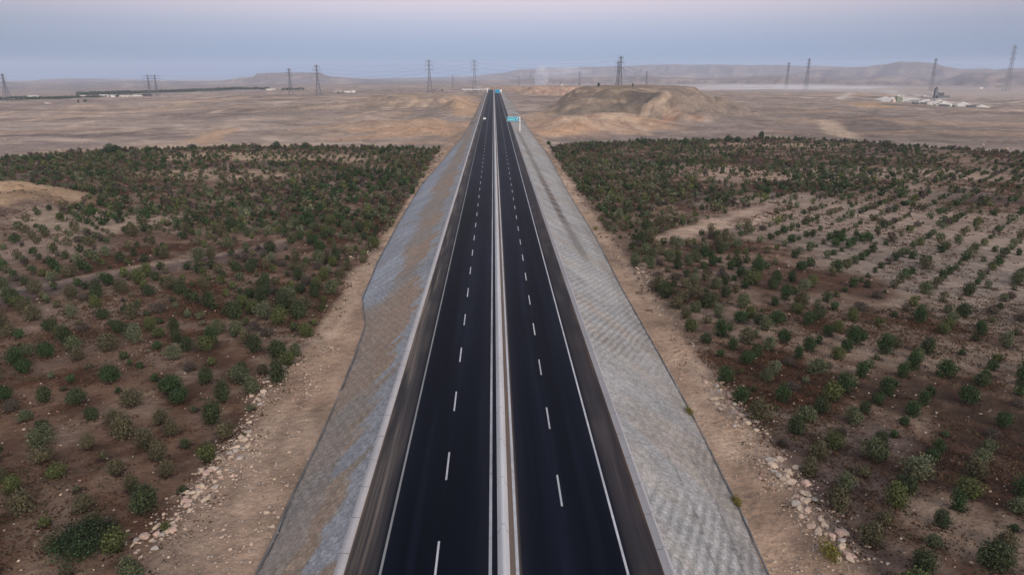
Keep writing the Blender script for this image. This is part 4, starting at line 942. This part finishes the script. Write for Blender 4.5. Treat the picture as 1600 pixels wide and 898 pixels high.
for i_, (px, row, Y, w_, d_, h, lb) in enumerate(BL): house(px, row, Y, w_, d_, h, lb, 'wall_tan' if 'tan' in lb or 'pale' in lb else 'wall_white', i_ % 3 != 1)

# shelterbelt of far trees: one mass, with single trees before it
Vs = []; Cs = []
def belt(p0, p1, Y0, Y1, n_, hmin, hmax, wid):
    for k in range(n_):
        f = random.random(); px = p0[0]+(p1[0]-p0[0])*f; Y = Y0+(Y1-Y0)*f+random.uniform(-wid, wid); x = at(px, 145, Y)[0]; z = float(Z(x, Y))
        V, c = FAR[random.choice((0, 0, 4, 1))][random.randrange(3)]; s = random.uniform(hmin, hmax)/1.9
        Vs.append(V[:34]*np.array([s*1.25, s*1.25, s])*1.0+np.array([x, Y, z])); Cs.append(c[:34]*random.uniform(.7, 1.1))
belt((-60, 150), (235, 147), 1560, 1760, 900, 3.0, 6, 28); belt((120, 147), (420, 141), 2000, 2500, 800, 6, 10, 50); belt((-40, 152), (110, 151), 1480, 1500, 300, 2, 4, 20); belt((440, 0), (475, 0), 2150, 2200, 40, 4, 9, 20)
tag(link('shelterbelt_foliage', cloud_mesh('shelterbelt_foliage', np.concatenate(Vs), np.concatenate(Cs))), label='dark belts of far trees on the plain at the left', kind='stuff')
for px, Y, h, w_, lb in ((131,1150,6,9,'dark clump of a tree standing alone on the left far plain'),(121,1160,6,3.5,'slim dark tree just left of the lone round tree'),(529,1380,3,6,'low dark bush on the far plain beside the huts'),(691,1500,3,5,'small dark bush between the pylons left of the highway'),(679,1500,3,4,'tiny dark bush right of the pylon left of the highway'),(935,690,3.4,2.2,'small dark bush on the left shoulder of the big mound'),(988,700,3,1.4,'thin dark pole-like shrub on top of the big mound')):
    x = at(px, 150, Y)[0]; z = float(Z(x, Y)); t = empty('tree', (x, Y, z), 0, label=lb, cat='tree')
    V, cc = leaf_cloud(240, .9, 6, h, w_, int(px), (.03, .045, .028)); link('crown', cloud_mesh('crown', V, cc), None, t); link('trunk', twigs(h, w_*.7, 3), None, t)

# ------------------------------------------------------------ quarry
def cone_heap(px, row, Y, r, h, lb, m='gravel'):
    x = at(px, row, Y)[0]; z = float(Z(x, Y)); b = bmesh.new(); n_ = 28; rg = 8; c = b.verts.new((0, 0, h)); prev = None
    for k in range(1, rg+1):
        f = k/rg; ring = [b.verts.new((r*f*math.cos(a)*(1+.12*math.sin(3*a+px)), r*.8*f*math.sin(a), h*(1-f)**1.05+.25*math.sin(a*5+k+px)*f*(1-f)*h*.3-(1.5 if k == rg else 0))) for a in [2*math.pi*i/n_ for i in range(n_)]]
        for i in range(n_):
            if prev is None: b.faces.new((c, ring[i], ring[(i+1) % n_]))
            else: b.faces.new((prev[i], ring[i], ring[(i+1) % n_], prev[(i+1) % n_]))
        prev = ring
    me = bpy.data.meshes.new('stone_heap'); b.to_mesh(me); b.free(); o = link('stone_heap', me, M[m]); o.location = (x, Y, z)
    return tag(o, label=lb, cat='heap', group='pale crushed-stone heaps at the quarry')
for a in [(1418,156,985,13,7,'large pale heap right of the crusher'),(1431,156,975,12,6.2,'pale heap under the inclined conveyor'),(1443,157,965,11,5.5,'pale heap third from the crusher'),(1456,158,960,10,5,'grey-white heap left of the sorting plant'),(1468,158,970,13,7.2,'tallest conical heap in the middle of the quarry'),(1482,159,955,9,4,'small white heap behind the trucks'),
          (1497,160,955,10,3.6,'low white heap right of the trucks'),(1512,160,950,9,3.2,'flat grey heap near the quarry right end'),(1534,161,945,9,3.4,'last white heap at the quarry right end'),(1394,152,1010,12,6,'pale heap left of the crusher'),(1384,146,1150,16,5,'tan heap far left behind the crusher'),(1424,150,1060,12,5,'pale heap behind the long inclined conveyor'),(1412,147,1120,12,5,'rearmost white heap behind the crusher'),(1448,152,1040,10,5.4,'steep white heap behind the middle conveyor'),(1476,155,1010,10,4.4,'grey heap at the back of the middle quarry'),(1505,157,1000,9,4,'white heap behind the right trucks')]:
    cone_heap(a[0], a[1], a[2], a[3]*1.45, a[4]*1.25, a[5])
def q_at(px, Y): x = at(px, 155, Y)[0]; return x, Y, float(Z(x, Y))
t = empty('stone_crusher', q_at(1402, 965), .2, label='tall green-grey crusher tower at the left end of the quarry', cat='crusher')
MB().box((0, 0, 4), (4, 4, 8), bev=.2).build('tower', M['green_metal'], t); MB().box((0, 0, 9), (5, 4, 1.8), taper=.7).build('hopper', M['gravel'], t); MB().box((5, 1, 3.5), (5, 5, 7)).build('housing', M['green_metal'], t); MB().box((-6, 0, 2), (6, 6, 4), taper=.6).build('ramp', M['wall_tan'], t)
for px, L, ang, rz, lb in ((1436, 26, .22, .05, 'long inclined conveyor between crusher and middle heap'), (1451, 18, .3, -.1, 'inclined conveyor rising to the conical heap'), (1467, 14, .4, .2, 'steep short conveyor behind the conical heap'), (1424, 20, .12, .1, 'low conveyor leaving the crusher')):
    x, y, z = q_at(px, 950); t = empty('conveyor', (x, y, z), rz, label=lb, cat='conveyor', group='conveyors at the quarry')
    hx = L/2*math.cos(ang); hz = L*math.sin(ang); MB().box((0, 0, hz/2+1.2), (L, 1.2, .7), ry=-ang).build('belt', M['plant_metal'], t)
    for f in (-.3, .1, .45): MB().bar((f*2*hx, 0, -1), (f*2*hx, 0, hz/2+1.2+f*hz), .2, 6).build('leg', M['plant_metal'], t)
def truck(px, Y, lb, m):
    t = empty('quarry_truck', q_at(px, Y), random.uniform(-.5, .5), label=lb, cat='truck', group='trucks parked among the quarry heaps')
    MB().box((1, 0, 2.1), (5.5, 2.5, 2.2), bev=.1).build('body', M[m], t); MB().box((-3, 0, 1.9), (2, 2.4, 2.4), bev=.15).build('cab', M['plant_metal'], t)
    for xx in (-3, .2, 2.6):
        for s in (-1, 1): MB().bar((xx, s*1.0, .5), (xx, s*1.35, .5), .5, 12).build('wheel', M['tyre'], t)
for px, Y, lb, m in ((1445,935,'dark truck left of the white heap','plant_metal'),(1473,935,'dark truck left of a matching pair in the quarry','plant_metal'),(1478,932,'dark truck right of a matching pair in the quarry','plant_metal'),(1482,938,'dark truck by the small white heap','plant_metal'),(1494,940,'olive truck among the right heaps','green_metal'),(1432,925,'long dark trailer before the quarry front','plant_metal'),(1517,938,'dark truck near the right end of the quarry','plant_metal'),(1523,940,'last dark truck at the quarry right end','plant_metal')): truck(px, Y, lb, m)
x, y, z = q_at(1466, 1330)
t = empty('processing_plant', (x, y, z), 0, label='dark processing plant with a tall tower beyond the quarry', cat='plant')
MB().box((-7, 0, 8.5), (5, 5, 19), bev=.2).build('tower', M['plant_metal'], t); MB().box((-7, 0, 18.6), (2.4, 2.4, 3)).build('stack', M['plant_metal'], t)
for k, h in ((0, 10), (4, 8.5), (8, 9.5)): MB().bar((k, 0, -1), (k, 0, h), 1.7, 14).build('silo', M['plant_metal'], t)
MB().box((6, -4, 1.8), (22, 5, 4.6)).build('shed', M['plant_metal'], t)

# ------------------------------------------------------------ dust plume and haze
def vol(name, dens_, col, noise=None, aniso=0.0, falloff=False):
    m = bpy.data.materials.new(name); m.use_nodes = True; t = m.node_tree; t.nodes.clear()
    o = t.nodes.new('ShaderNodeOutputMaterial'); v = t.nodes.new('ShaderNodeVolumePrincipled'); v.inputs['Color'].default_value = (*col, 1); v.inputs['Density'].default_value = dens_; v.inputs['Anisotropy'].default_value = aniso
    if noise:
        c = t.nodes.new('ShaderNodeTexCoord'); n = t.nodes.new('ShaderNodeTexNoise'); n.inputs['Scale'].default_value = noise; n.inputs['Detail'].default_value = 4; t.links.new(c.outputs['Object'], n.inputs['Vector'])
        r = t.nodes.new('ShaderNodeMapRange'); r.inputs[1].default_value = .38; r.inputs[2].default_value = .72; r.inputs[3].default_value = 0; r.inputs[4].default_value = 1; t.links.new(n.outputs[0], r.inputs[0])
        ln = t.nodes.new('ShaderNodeVectorMath'); ln.operation = 'LENGTH'; t.links.new(c.outputs['Object'], ln.inputs[0])
        f = t.nodes.new('ShaderNodeMapRange'); f.inputs[1].default_value = .98; f.inputs[2].default_value = .1; f.inputs[3].default_value = 0; f.inputs[4].default_value = dens_; t.links.new(ln.outputs['Value'], f.inputs[0])
        mu = t.nodes.new('ShaderNodeMath'); mu.operation = 'MULTIPLY'; t.links.new(r.outputs[0], mu.inputs[0]); t.links.new(f.outputs[0], mu.inputs[1]); t.links.new(mu.outputs[0], v.inputs['Density'])
    t.links.new(v.outputs[0], o.inputs['Volume']); return m
def puff(name, px, row, Y, sx, sy, sz, dn, lb, noise=2.2):
    x, _, z = at(px, row, Y); b = bmesh.new(); bmesh.ops.create_icosphere(b, subdivisions=3, radius=1); me = bpy.data.meshes.new(name); b.to_mesh(me); b.free()
    o = link(name, me, vol(name+'_air', dn, (.80, .84, .95), noise)); o.location = (x, Y, z); o.scale = (sx, sy, sz); tag(o, label=lb, kind='stuff'); return o
puff('dust_plume', 846, 121, 3200, 38, 40, 62, .17, 'pale column of dust rising from the plain beyond the mound', 3.4)
puff('dust_drift', 880, 113, 3300, 150, 70, 40, .022, 'thin dust drifting right from the pale column')
puff('dust_bank', 1200, 137, 2050, 420, 260, 13, .010, 'low bank of dust lying over the plain right of the mound')
hz = MB().box((0, 7000, 20), (27000, 15400, 400)).build('haze', vol('haze_air', 8.0e-5, (.64, .76, .98))); tag(hz, kind='stuff')
